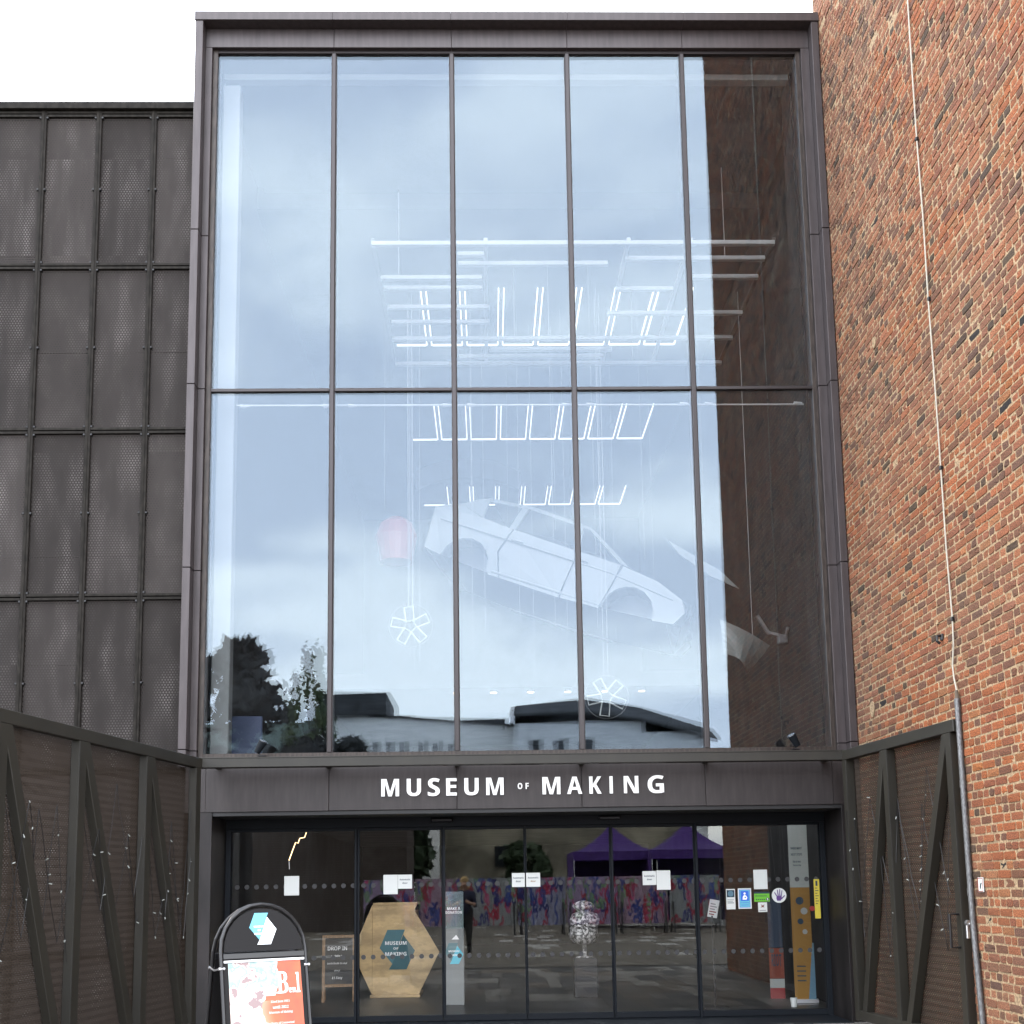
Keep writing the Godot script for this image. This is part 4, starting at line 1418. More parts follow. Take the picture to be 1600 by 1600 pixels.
func make_car() -> void:
	var car := thing("hanging_car", "white car body shell without wheels hung nose down behind the glass", "car", Vector3(0.92, 5.62, -4.7))
	car.basis = Basis(Vector3.BACK, deg_to_rad(-22)) * Basis(Vector3.UP, deg_to_rad(-14)) * Basis.from_scale(Vector3(1.02, 1.02, 1.02))
	var zat := func(y: float) -> float: return 0.84 if y < 0.95 else 0.84 - (y - 0.95) * 0.42
	var arch := func(cx: float) -> Array:
		var a := []
		for k in 9:
			var t := PI - PI * k / 8.0
			a.append_array([cx + cos(t) * 0.38, 0.32 + sin(t) * 0.38])
		return a
	var front: Array = arch.call(1.32)
	var rear: Array = arch.call(-1.3)
	# side panels, drawn in x and y
	var quarter := [-2.02, 0.62, -1.98, 0.36, -1.72, 0.32] + rear + [-0.86, 0.24, -0.7, 0.24, -0.86, 0.62, -0.78, 1.03, -1.32, 1.08, -1.72, 1.22, -2.08, 1.04]
	var rear_door := [-0.68, 0.24, 0.28, 0.22, 0.3, 0.98, -0.75, 1.03, -0.83, 0.62]
	var front_door := [0.31, 0.22, 0.9, 0.24, 0.96, 0.6, 1.0, 0.96, 0.33, 0.98]
	var wing := [0.92, 0.24] + front + [1.72, 0.3, 2.02, 0.34, 2.12, 0.55, 2.02, 0.72, 1.6, 0.88, 1.03, 0.96, 0.98, 0.6]
	var a_pillar := [1.0, 0.97, 1.12, 0.965, 0.4, 1.41, 0.28, 1.43]
	var b_pillar := [0.24, 0.98, 0.34, 0.98, 0.2, 1.43, 0.1, 1.43]
	var c_pillar := [-0.83, 1.03, -0.74, 1.03, -0.72, 1.47, -0.82, 1.47]
	var rail := [0.4, 1.41, 0.3, 1.46, -0.6, 1.53, -1.35, 1.47, -1.5, 1.4, -1.35, 1.4, -0.7, 1.465, 0.2, 1.41]
	var d_pillar := [-1.5, 1.4, -1.35, 1.4, -1.3, 1.08, -1.72, 1.22]
	for s in [1.0, -1.0]:
		for pn in [["quarter_panel", quarter], ["rear_door", rear_door], ["front_door", front_door], ["wing_panel", wing], ["pillar", a_pillar], ["pillar", b_pillar], ["pillar", c_pillar], ["roof_rail", rail], ["pillar", d_pillar]]:
			var st := mb()
			var pg := poly(pn[1])
			var idx := Geometry2D.triangulate_polygon(pg)
			var proud: float = 0.012 if pn[0] == "front_door" else 0.0
			for i in range(0, idx.size(), 3):
				var o := []
				var n := []
				for k in 3:
					var q := pg[idx[i + k]]
					o.append(Vector3(q.x, q.y, s * (zat.call(q.y) + proud)))
					n.append(Vector3(q.x, q.y, s * (zat.call(q.y) - 0.05)))
				tri(st, o[0], o[1], o[2], Vector3(0, 0, s))
				tri(st, n[0], n[1], n[2], Vector3(0, 0, -s))
			var cw := Geometry2D.is_polygon_clockwise(pg)
			for i in pg.size():
				var a := pg[i]
				var b := pg[(i + 1) % pg.size()]
				var out := Vector3(b.y - a.y, a.x - b.x, 0) * (-1.0 if cw else 1.0)
				quad(st, Vector3(a.x, a.y, s * (zat.call(a.y) + proud)), Vector3(b.x, b.y, s * (zat.call(b.y) + proud)), Vector3(b.x, b.y, s * (zat.call(b.y) - 0.05)), Vector3(a.x, a.y, s * (zat.call(a.y) - 0.05)), out)
			build(st, pn[0], M.car_white, car)
		for x in [0.42, -0.62]:
			var st := mb()
			box(st, Vector3(x - 0.1, 0.84, s * 0.86 - 0.015), Vector3(x + 0.1, 0.87, s * 0.86 + 0.02), 0.008)
			build(st, "door_handle", M.car_white, car)
	var strips := [["roof_panel", [0.3, 1.46, -0.6, 1.53, -1.35, 1.47]], ["bonnet", [2.05, 0.7, 1.6, 0.88, 1.08, 0.97]], ["tail_panel", [-2.05, 1.04, -2.0, 0.62, -1.98, 0.36]], ["front_bumper", [2.02, 0.36, 2.12, 0.55, 2.04, 0.7]], ["floor_pan", [-1.9, 0.34, -0.8, 0.26, 0.9, 0.26, 1.9, 0.34]]]
	for sp in strips:
		var st := mb()
		var a: Array = sp[1]
		for i in range(0, a.size() - 2, 2):
			var z0: float = zat.call(a[i + 1]) - 0.02
			var z1: float = zat.call(a[i + 3]) - 0.02
			var bow := 0.12 if sp[0] == "front_bumper" else 0.0
			quad(st, Vector3(a[i] - bow, a[i + 1], -z0), Vector3(a[i + 2] - bow, a[i + 3], -z1), Vector3(a[i + 2] + bow, a[i + 3], z1), Vector3(a[i] + bow, a[i + 1], z0), Vector3.UP)
		build(st, sp[0], M.car_white, car)
	car_inside(car)

func car_inside(car: Node3D) -> void:
	# what shows through the window openings and under the arches
	var st := mb()
	for x in [0.35, -0.75]:
		for z in [-0.38, 0.38]:
			box(st, Vector3(x - 0.25, 0.42, z - 0.24), Vector3(x + 0.25, 0.58, z + 0.24), 0.05)
			box(st, Vector3(x - 0.38, 0.55, z - 0.22), Vector3(x - 0.22, 1.12, z + 0.22), 0.06)
	build(st, "seat", M.car_dark, car)
	st = mb()
	box(st, Vector3(0.75, 0.72, -0.72), Vector3(1.05, 0.93, 0.72), 0.05)
	build(st, "dashboard", M.car_dark, car)
	for x in [1.32, -1.3]:
		st = mb()
		for s in [1.0, -1.0]:
			for k in 8:
				var a := PI * k / 8.0
				var a2 := PI * (k + 1) / 8.0
				quad(st, Vector3(x + cos(a) * 0.385, 0.32 + sin(a) * 0.385, s * 0.8), Vector3(x + cos(a2) * 0.385, 0.32 + sin(a2) * 0.385, s * 0.8), Vector3(x + cos(a2) * 0.385, 0.32 + sin(a2) * 0.385, s * 0.45), Vector3(x + cos(a) * 0.385, 0.32 + sin(a) * 0.385, s * 0.45), Vector3(-cos(a), -sin(a), 0))
				tri(st, Vector3(x, 0.32, s * 0.45), Vector3(x + cos(a) * 0.385, 0.32 + sin(a) * 0.385, s * 0.45), Vector3(x + cos(a2) * 0.385, 0.32 + sin(a2) * 0.385, s * 0.45), Vector3(0, 0, s))
		build(st, "wheel_well", M.car_dark, car)
	for s in [1.0, -1.0]:
		st = mb()
		box(st, Vector3(1.78, 0.58, s * 0.62 - 0.16), Vector3(2.1, 0.72, s * 0.62 + 0.16), 0.05)
		build(st, "headlight_socket", M.car_grey, car)
		# creases along the flank and the sill
		st = mb()
		tube(st, [Vector3(-1.9, 0.86, s * 0.845), Vector3(-0.7, 0.84, s * 0.85), Vector3(0.9, 0.8, s * 0.85), Vector3(1.9, 0.68, s * 0.845)], 0.012, 6)
		tube(st, [Vector3(-0.82, 0.3, s * 0.845), Vector3(0.88, 0.29, s * 0.845)], 0.02, 6)
		build(st, "crease", M.car_white, car)

func make_lobby() -> void:
	var st: SurfaceTool
	var c := thing("reception_counter", "hexagonal plywood reception counter with a teal emblem", "counter", Vector3(-1.33, 0.013, -3.6))
	st = mb()
	var hex := poly([-0.61, 0.63, -0.33, 1.285, 0.3, 1.285, 0.26, 1.2, 0.61, 0.62, 0.32, 0.04, -0.33, 0.04])
	prism(st, hex, 0.05)
	build(st, "front_panel", M.plywood, c)
	st = mb()
	prism(st, poly([-0.61, 0.63, -0.33, 1.285, -0.33, 0.04]), 0.03, Transform3D(Basis.IDENTITY, Vector3(0, 0, 0.05)))
	build(st, "side_facet", M.plywood, c)
	st = mb()
	box(st, Vector3(-0.3, 0.05, -0.6), Vector3(0.28, 1.2, 0.0), 0.004)
	build(st, "carcass", M.plywood, c)
	st = mb()
	box(st, Vector3(-0.36, 0.0, -0.66), Vector3(0.34, 0.038, 0.09), 0.004)
	build(st, "plinth", M.plywood, c)
	st = mb()
	box(st, Vector3(-0.32, 1.28, -0.62), Vector3(0.3, 1.31, 0.06), 0.004)
	build(st, "counter_top", M.plywood, c)
	emblem(c, "emblem", Transform3D(Basis.IDENTITY, Vector3(0.02, 0.66, 0.051)), 0.55, M.dull_teal, M.dull_teal_dark, 0.006)
	for k in 3:
		words(["MUSEUM", "OF", "MAKING"][k], c, "lettering", M.letter_white, Vector3(0.0, 0.75 - 0.075 * k, 0.06), 0.3 if k != 1 else 0.07, 0.05 if k != 1 else 0.03, 0.003)
	var b := thing("chalkboard", "pine-framed folding chalkboard left of the plywood counter", "chalkboard", Vector3(-2.06, 0.013, -3.0), deg_to_rad(6))
	var t := Basis(Vector3.RIGHT, -0.16)
	for p in [[-0.225, -0.185, 0.0, 0.9], [0.185, 0.225, 0.0, 0.9]]:
		st = mb()
		box(st, Vector3(p[0], p[2], -0.015), Vector3(p[1], p[3], 0.015), 0.003, t)
		build(st, "stile", M.pine, b)
	for y in [0.86, 0.2]:
		st = mb()
		box(st, Vector3(-0.185, y, -0.014), Vector3(0.185, y + 0.04, 0.014), 0.003, t)
		build(st, "frame_rail", M.pine, b)
	st = mb()
	box(st, Vector3(-0.185, 0.24, -0.006), Vector3(0.185, 0.86, 0.004), 0.0, t)
	var board := build(st, "board", M.chalk_board, b)
	for k in 5:
		words(["DROP IN", "scribble to", "contribute to our", "story!", "£5 Easy"][k], board, "chalk_writing", M.chalk, t * Vector3(-0.02, 0.72 - 0.1 * k, 0.006), 0.0, [0.05, 0.028, 0.028, 0.03, 0.04][k], 0.001, t, "Droid Sans", false)
	for x in [-0.2, 0.2]:
		st = mb()
		bar(st, Vector3(x, 0.0, -0.34), Vector3(x, 0.84, -0.16), 0.035, 0.02, Vector3.RIGHT)
		build(st, "back_leg", M.pine, b)
	var d := thing("donation_stand", "grey donation stand with a clear box, right of the plywood counter", "donation box", Vector3(-0.475, 0.013, -2.5))
	st = mb()
	box(st, Vector3(-0.13, 0.0, -0.13), Vector3(0.13, 0.98, 0.13), 0.005)
	build(st, "pedestal", M.clear_grey, d)
	var clear := StandardMaterial3D.new()
	clear.transparency = BaseMaterial3D.TRANSPARENCY_ALPHA
	clear.albedo_color = Color(0.7, 0.8, 0.8, 0.2)
	clear.roughness = 0.02
	st = mb()
	box(st, Vector3(-0.125, 0.98, -0.125), Vector3(0.125, 1.46, 0.125))
	build(st, "clear_box", clear, d)
	words("MAKE A", d, "lettering", M.letter_white, Vector3(0, 1.24, 0.128), 0.17, 0.035, 0.002)
	words("DONATION", d, "lettering", M.letter_white, Vector3(0, 1.19, 0.128), 0.21, 0.035, 0.002)
	emblem(d, "emblem", Transform3D(Basis.IDENTITY, Vector3(0.0, 0.66, 0.131)), 0.27, M.dull_teal, M.teal, 0.003)
	words("MUSEUM", d, "lettering", M.letter_white, Vector3(0, 0.69, 0.137), 0.14, 0.024, 0.002)
	words("MAKING", d, "lettering", M.letter_white, Vector3(0, 0.64, 0.137), 0.14, 0.024, 0.002)
	st = mb()
	prism(st, poly([-0.05, 0.84, 0.05, 0.84, 0.01, 0.9]), 0.003, Transform3D(Basis.IDENTITY, Vector3(0.02, 0, 0.131)))
	build(st, "arrow", M.letter_white, d)
	var mf := thing("marbled_figure", "white and grey marbled figure on a black plinth behind the middle doors", "sculpture", Vector3(1.3, 0.013, -3.2))
	st = mb()
	st.set_smooth_group(0)
	var prof := [[0.0, 0.0], [0.13, 0.0], [0.13, 0.02], [0.03, 0.04], [0.03, 0.26], [0.15, 0.3], [0.22, 0.42], [0.2, 0.62], [0.22, 0.78], [0.18, 0.9], [0.09, 0.95], [0.13, 1.0], [0.16, 1.06], [0.13, 1.13], [0.05, 1.17], [0.0, 1.18]]
	for i in prof.size() - 1:
		for k in 18:
			var a := TAU * k / 18.0
			var a2 := TAU * (k + 1) / 18.0
			var w0 := 1.0 + 0.08 * sin(a * 3.0 + prof[i][1] * 9.0)
			var w1 := 1.0 + 0.08 * sin(a2 * 3.0 + prof[i][1] * 9.0)
			var v0 := 1.0 + 0.08 * sin(a * 3.0 + prof[i + 1][1] * 9.0)
			var v1 := 1.0 + 0.08 * sin(a2 * 3.0 + prof[i + 1][1] * 9.0)
			quad(st, Vector3(cos(a) * prof[i][0] * w0, prof[i][1], sin(a) * prof[i][0] * w0), Vector3(cos(a2) * prof[i][0] * w1, prof[i][1], sin(a2) * prof[i][0] * w1), Vector3(cos(a2) * prof[i + 1][0] * v1, prof[i + 1][1], sin(a2) * prof[i + 1][0] * v1), Vector3(cos(a) * prof[i + 1][0] * v0, prof[i + 1][1], sin(a) * prof[i + 1][0] * v0), Vector3(cos(a), 0.3, sin(a)))
	build(st, "wrapped_body", M.marbled, mf, Transform3D(Basis.from_scale(Vector3(0.95, 0.66, 0.95)), Vector3(0, 0.53, 0)))
	st = mb()
	box(st, Vector3(-0.16, 0, -0.16), Vector3(0.16, 0.529, 0.16), 0.006)
	build(st, "plinth", M.black_metal, mf)
	# leaflets and banners on the right
	var lf := thing("leaflet_stand", "slim stand holding one red and white leaflet behind the right doors", "leaflet stand", Vector3(2.76, 0.013, -1.55))
	st = mb()
	tube(st, [Vector3(0, 0, 0), Vector3(0, 1.12, 0)], 0.012, 8)
	box(st, Vector3(-0.14, 0, -0.12), Vector3(0.14, 0.012, 0.12), 0.003)
	build(st, "stand", M.black_metal, lf)
	st = mb()
	box(st, Vector3(-0.06, 1.1, -0.004), Vector3(0.06, 1.32, 0.004), 0.0, Basis(Vector3.BACK, -0.2), Vector3(-0.22, 0.02, 0))
	build(st, "leaflet", M.paper, lf)
	for k in 5:
		st = mb()
		box(st, Vector3(-0.045, 1.13 + k * 0.032, 0.0045), Vector3(0.02 + 0.02 * (k % 2), 1.145 + k * 0.032, 0.0055), 0.0, Basis(Vector3.BACK, -0.2), Vector3(-0.22, 0.02, 0))
		build(st, "print_line", M.red_paint if k < 2 else M.clear_grey, lf)
	var y := thing("roller_banner", "tall white, yellow and blue exhibition banner by the right inner wall", "banner", Vector3(3.98, 0.013, -1.9), deg_to_rad(-12))
	st = mb()
	box(st, Vector3(-0.13, 1.45, -0.01), Vector3(0.11, 2.3, 0), 0.0)
	build(st, "white_panel", M.paper_dim, y)
	for p in [[1.95, 0.14, "MAKERS’ MARKET"], [1.87, 0.14, "NEXT STEPS"], [1.78, 0.1, "find out more"], [1.73, 0.1, "from our shop"]]:
		words(p[2], y, "lettering", M.ink, Vector3(-0.03, p[0], 0.002), p[1], 0.03, 0.001)
	st = mb()
	prism(st, poly([-0.13, 0.05, 0.04, 0.05, 0.11, 0.75, 0.11, 1.449, -0.13, 1.449]), -0.01)
	build(st, "yellow_panel", M.yellow_print, y)
	st = mb()
	prism(st, poly([0.04, 0.05, 0.13, 0.05, 0.13, 0.75, 0.111, 0.75]), -0.009)
	build(st, "blue_panel", M.sky_print, y)
	for k in 4:
		var sh := mb()
		disc(sh, Vector3(-0.02 + 0.05 * (k % 2), 1.28 - k * 0.13, 0.003), 0.05 - 0.006 * k)
		build(sh, "printed_gear", M.ink if k % 2 == 0 else M.paper_dim, y)
	for k in 4:
		st = mb()
		box(st, Vector3(-0.09, 0.45 - k * 0.06, 0.001), Vector3(0.02, 0.465 - k * 0.06, 0.002))
		build(st, "print_line", M.ink, y)
	st = mb()
	box(st, Vector3(-0.16, 0, -0.08), Vector3(0.16, 0.05, 0.06), 0.006)
	build(st, "base", M.steel, y)
	y = thing("poster_board", "narrow dark blue board with an orange poster below, left of the yellow banner", "poster", Vector3(3.78, 0.013, -2.5), deg_to_rad(-8))
	st = mb()
	box(st, Vector3(-0.09, 0.66, -0.01), Vector3(0.09, 1.3, 0.0))
	build(st, "blue_panel", M.blue_print, y)
	st = mb()
	box(st, Vector3(-0.095, 0.26, -0.01), Vector3(0.095, 0.655, 0.003))
	build(st, "orange_panel", M.orange_print, y)
	st = mb()
	box(st, Vector3(-0.095, 0.14, -0.01), Vector3(0.095, 0.255, 0.003))
	build(st, "white_panel", M.paper_dim, y)
	st = mb()
	box(st, Vector3(-0.095, 0.0, -0.01), Vector3(0.095, 0.138, 0.003))
	build(st, "orange_panel", M.red_paint, y)
	words("RIOT", y, "lettering", M.ink, Vector3(0, 0.5, 0.004), 0.13, 0.16, 0.001)
	y = thing("paper_cup", "white paper cup left on the floor inside the right pane", "cup", Vector3(3.72, 0.013, -1.5))
	st = mb()
	cone(st, Vector3.ZERO, Vector3(0, 0.11, 0), 0.032, 0.044, 16)
	build(st, "cup", M.paper, y)
	y = thing("zigzag_lamp", "crooked thin glowing tube high behind the left fixed pane", "lamp", Vector3(-2.4, 2.05, -1.5))
	st = mb()
	tube(st, [Vector3(-0.08, -0.16, 0), Vector3(-0.03, -0.02, 0), Vector3(0.0, 0.06, 0), Vector3(0.03, 0.05, 0), Vector3(0.05, 0.11, 0), Vector3(0.11, 0.12, 0), Vector3(0.13, 0.18, 0)], 0.006, 6)
	build(st, "glowing_tube", M.led_warm, y)
	st = mb()
	tube(st, [Vector3(0.13, 0.18, 0), Vector3(0.13, 0.24, 0)], 0.003, 5)
	tube(st, [Vector3(-0.08, -0.16, 0), Vector3(-0.075, -0.27, 0)], 0.003, 5)
	build(st, "wire", M.steel, y)

# ---------------------------------------------------------------- what the glass reflects
func make_street() -> void:
	var st: SurfaceTool
	var b := thing("white_curved_building", "long pale rendered building with dark roof boxes across the street", "building", Vector3(0, 0, 46))
	var xs := [-9.0, -6.4, -4.0, -1.4, 1.2, 3.2]
	for i in 5:
		st = mb()
		var z0 := 0.5 * pow((xs[i] + 6.0) * 0.25, 2)
		var z1 := 0.5 * pow((xs[i + 1] + 6.0) * 0.25, 2)
		var y := 10.55 - 0.12 * i
		quad(st, Vector3(xs[i], 0, z0), Vector3(xs[i + 1], 0, z1), Vector3(xs[i + 1], y, z1), Vector3(xs[i], y + 0.05, z0), Vector3(0, 0, -1))
		quad(st, Vector3(xs[i], y + 0.05, z0), Vector3(xs[i + 1], y, z1), Vector3(xs[i + 1], y, z1 + 8), Vector3(xs[i], y + 0.05, z0 + 8), Vector3.UP)
		build(st, "wall", M.white_render, b)
		st = mb()
		bar(st, Vector3(xs[i], y + 0.04, z0 - 0.1), Vector3(xs[i + 1], y - 0.02, z1 - 0.1), 0.09, 0.2, Vector3.UP)
		build(st, "eaves", M.slate_dark, b)
		if i == 1 or i == 2:
			for k in 3:
				st = mb()
				var f := 0.2 + k * 0.3
				var c := Vector3(lerpf(xs[i], xs[i + 1], f), 8.6, lerpf(z0, z1, f) - 0.02)
				box(st, c + Vector3(-0.12, -0.8, -0.03), c + Vector3(0.12, 0.5, 0.05))
				build(st, "window", M.window_dark, b)
	st = mb()
	box(st, Vector3(-8.6, 10.5, -0.3), Vector3(-5.3, 11.7, 5), 0.0)
	build(st, "roof_box", M.slate_dark, b)
	st = mb()
	box(st, Vector3(-2.7, 9.9, 1.5), Vector3(1.0, 10.5, 8))
	build(st, "roof_box", M.slate_dark, b)
	b = thing("green_grey_block", "plain green-grey block behind the slim columnar trees", "building", Vector3(0, 0, 49))
	st = mb()
	box(st, Vector3(-20, 0, 0), Vector3(-8.7, 10.6, 6))
	build(st, "wall", M.green_render, b)
	for k in 8:
		for j in 2:
			st = mb()
			box(st, Vector3(-19.2 + k * 1.3, 5.6 + j * 2.4, -0.04), Vector3(-18.5 + k * 1.3, 7.0 + j * 2.4, 0.05))
			build(st, "window", M.window_dark, b)
	b = thing("dark_brick_shop", "low dark brick building left of the purple tents' reflection", "building", Vector3(0, 0, 27))
	st = mb()
	box(st, Vector3(-14, 0, 0), Vector3(-3.0, 5.4, 4))
	build(st, "wall", M.dull_brick, b)
	for k in 60:
		st = mb()
		box(st, Vector3(-14, 0.05 + k * 0.088, -0.006), Vector3(-3.02, 0.062 + k * 0.088, 0.01))
		build(st, "mortar_course", M.plain_wall, b)
	b = thing("slate_roofed_block", "grey block with a broad dark hipped roof across the street", "building", Vector3(0, 0, 45))
	st = mb()
	box(st, Vector3(1.45, 0, 0.15), Vector3(11.5, 9.3, 9))
	box(st, Vector3(1.45, 9.3, 0.15), Vector3(8.0, 9.9, 3.4))
	build(st, "wall", M.wall_grey, b)
	st = mb()
	var ridge := [Vector3(1.3, 10.85, 0.5), Vector3(4.9, 11.3, 1.0), Vector3(8.0, 10.75, 1.0), Vector3(11.8, 9.5, 0.5)]
	var eave := [Vector3(1.2, 10.35, -0.25), Vector3(4.9, 10.45, -0.25), Vector3(8.0, 9.95, -0.25), Vector3(12.0, 8.95, -0.25)]
	for i in 3:
		quad(st, eave[i], eave[i + 1], ridge[i + 1], ridge[i], Vector3(0, 1, -1))
		quad(st, eave[i] - Vector3(0, 0.14, 0), eave[i + 1] - Vector3(0, 0.14, 0), eave[i + 1], eave[i], Vector3(0, 0, -1))
		quad(st, ridge[i], ridge[i + 1], ridge[i + 1] + Vector3(0, -1, 5), ridge[i] + Vector3(0, -1, 5), Vector3(0, 1, 1))
	build(st, "roof", M.slate_dark, b)
	for k in 3:
		st = mb()
		box(st, Vector3(2.2 + k * 1.3, 7.7, 0.11), Vector3(2.75 + k * 1.3, 9.0, 0.3))
		build(st, "window", M.window_dark, b)
	b = thing("beige_shed", "low beige rendered building behind the purple tents", "building", Vector3(0, 0, 36))
	st = mb()
	box(st, Vector3(-2.2, 0, 0), Vector3(9.0, 4.2, 5))
	build(st, "wall", M.beige_render, b)
	st = mb()
	box(st, Vector3(0.2, 2.4, -0.05), Vector3(1.6, 3.3, 0.1))
	build(st, "window", M.window_dark, b)
	tree("copper_beech", "broad dark purple-leaved tree seen reflected at the window's left edge", Vector3(-10.6, 0, 31), 11.6, 3.1, 2.4, M.leaf_dark, 5200, 3, false)
	tree("columnar_tree", "tallest slim columnar tree with yellow-green leaves across the street", Vector3(-8.15, 0, 39), 12.9, 0.85, 1.0, M.leaf_green, 900, 4, true)
	tree("columnar_tree", "shorter slim columnar tree nearest the dark purple tree", Vector3(-8.95, 0, 38.6), 11.5, 0.75, 1.0, M.leaf_green, 800, 5, true)
	tree("columnar_tree", "slim columnar tree beside the dark roof box", Vector3(-7.55, 0, 39.3), 11.0, 0.75, 1.0, M.leaf_mid, 800, 6, true)
	tree("street_tree", "bushy green tree over the painted hoarding", Vector3(-4.2, 0, 33), 6.4, 1.9, 1.5, M.leaf_mid, 1500, 7, false)
	tree("street_tree", "small green tree against the beige building", Vector3(1.6, 0, 33.5), 3.4, 1.1, 1.0, M.leaf_mid, 700, 8, false)
	tree("street_tree", "dark green tree at the left end of the white building", Vector3(-7.0, 0, 36), 8.4, 2.2, 1.6, M.leaf_dark, 1600, 9, false)
	# painted hoarding panels on barriers
	var cols := [Color(0.6, 0.14, 0.24), Color(0.14, 0.15, 0.42), Color(0.66, 0.25, 0.42), Color(0.44, 0.55, 0.42), Color(0.2, 0.28, 0.55)]
	for k in 4:
		var m := StandardMaterial3D.new()
		m.albedo_texture = squiggle_image(101 + k, [Color(0.58, 0.5, 0.62), Color(0.54, 0.54, 0.63), Color(0.54, 0.55, 0.56), Color(0.6, 0.5, 0.57)][k], cols)
		m.roughness = 0.8
		M["squiggle_%d" % k] = m
	for k in 7:
		var x := -3.2 + k * 1.62
		var p := thing("painted_barrier", "barrier panel painted with loose coloured worms, %s from the left of its row" % ["first", "second", "third", "fourth", "fifth", "sixth", "seventh"][k], "barrier", Vector3(x, 0, 22 + 0.12 * (k % 2)), PI + 0.03 * (k % 3 - 1), "painted barriers in a row")
		st = mb()
		uvquad(st, Vector3(-0.79, 0.3, 0.012), Vector3(1.58, 0, 0), Vector3(0, 1.5, 0))
		build(st, "painted_sheet", M["squiggle_%d" % ((k * 3) % 4)], p)
		st = mb()
		box(st, Vector3(-0.79, 0.3, -0.01), Vector3(0.79, 1.8, 0.01))
		build(st, "board", M.wall_grey, p)
		for s in [-0.7, 0.7]:
			st = mb()
			bar(st, Vector3(s, 1.0, -0.02), Vector3(s, 0.0, -0.4), 0.05, 0.04, Vector3.RIGHT)
			bar(st, Vector3(s, 1.0, 0.0), Vector3(s, 0.0, 0.28), 0.05, 0.04, Vector3.RIGHT)
			build(st, "leg", M.black_metal, p)
	for k in 2:
		var x: float = [4.5, 7.1][k]
		var gz := thing("purple_gazebo", ["smaller-looking purple market gazebo, farther of the two", "purple market gazebo nearer the brick wall's end"][k], "gazebo", Vector3(x, 0, 27.5 - k * 1.0), 0.0, "purple gazebos behind the barriers")
		st = mb()
		var e := 1.5
		for q in 4:
			var rb := Basis(Vector3.UP, PI * 0.5 * q)
			for j in 6:
				var h0 := 2.72 + 1.0 * pow(j / 6.0, 1.7)
				var h1 := 2.72 + 1.0 * pow((j + 1) / 6.0, 1.7)
				var r0 := e * (1.0 - j / 6.0)
				var r1 := e * (1.0 - (j + 1) / 6.0)
				quad(st, rb * Vector3(-r0, h0, r0), rb * Vector3(r0, h0, r0), rb * Vector3(r1, h1, r1), rb * Vector3(-r1, h1, r1), rb * Vector3(0, 1, 1))
			quad(st, rb * Vector3(-e, 2.4, e), rb * Vector3(e, 2.4, e), rb * Vector3(e, 2.72, e), rb * Vector3(-e, 2.72, e), rb * Vector3(0, 0, 1))
		build(st, "canopy", M.purple_cloth, gz)
		st = mb()
		quad(st, Vector3(-e, 0.2, 1.48), Vector3(e, 0.2, 1.48), Vector3(e, 2.4, 1.48), Vector3(-e, 2.4, 1.48), Vector3.BACK)
		quad(st, Vector3(e - 0.02, 0.2, -1.48), Vector3(e - 0.02, 0.2, 1.48), Vector3(e - 0.02, 2.4, 1.48), Vector3(e - 0.02, 2.4, -1.48), Vector3.LEFT)
		quad(st, Vector3(-e + 0.02, 0.2, -1.48), Vector3(-e + 0.02, 0.2, 1.48), Vector3(-e + 0.02, 2.4, 1.48), Vector3(-e + 0.02, 2.4, -1.48), Vector3.LEFT)
		build(st, "side_cloth", M.purple_cloth, gz)
		for sx in [-1.0, 1.0]:
			for sz in [-1.0, 1.0]:
				st = mb()
				bar(st, Vector3(sx * 1.46, 0, sz * 1.46), Vector3(sx * 1.46, 2.7, sz * 1.46), 0.04, 0.04, Vector3.RIGHT)
				build(st, "leg", M.steel, gz)
	make_person()

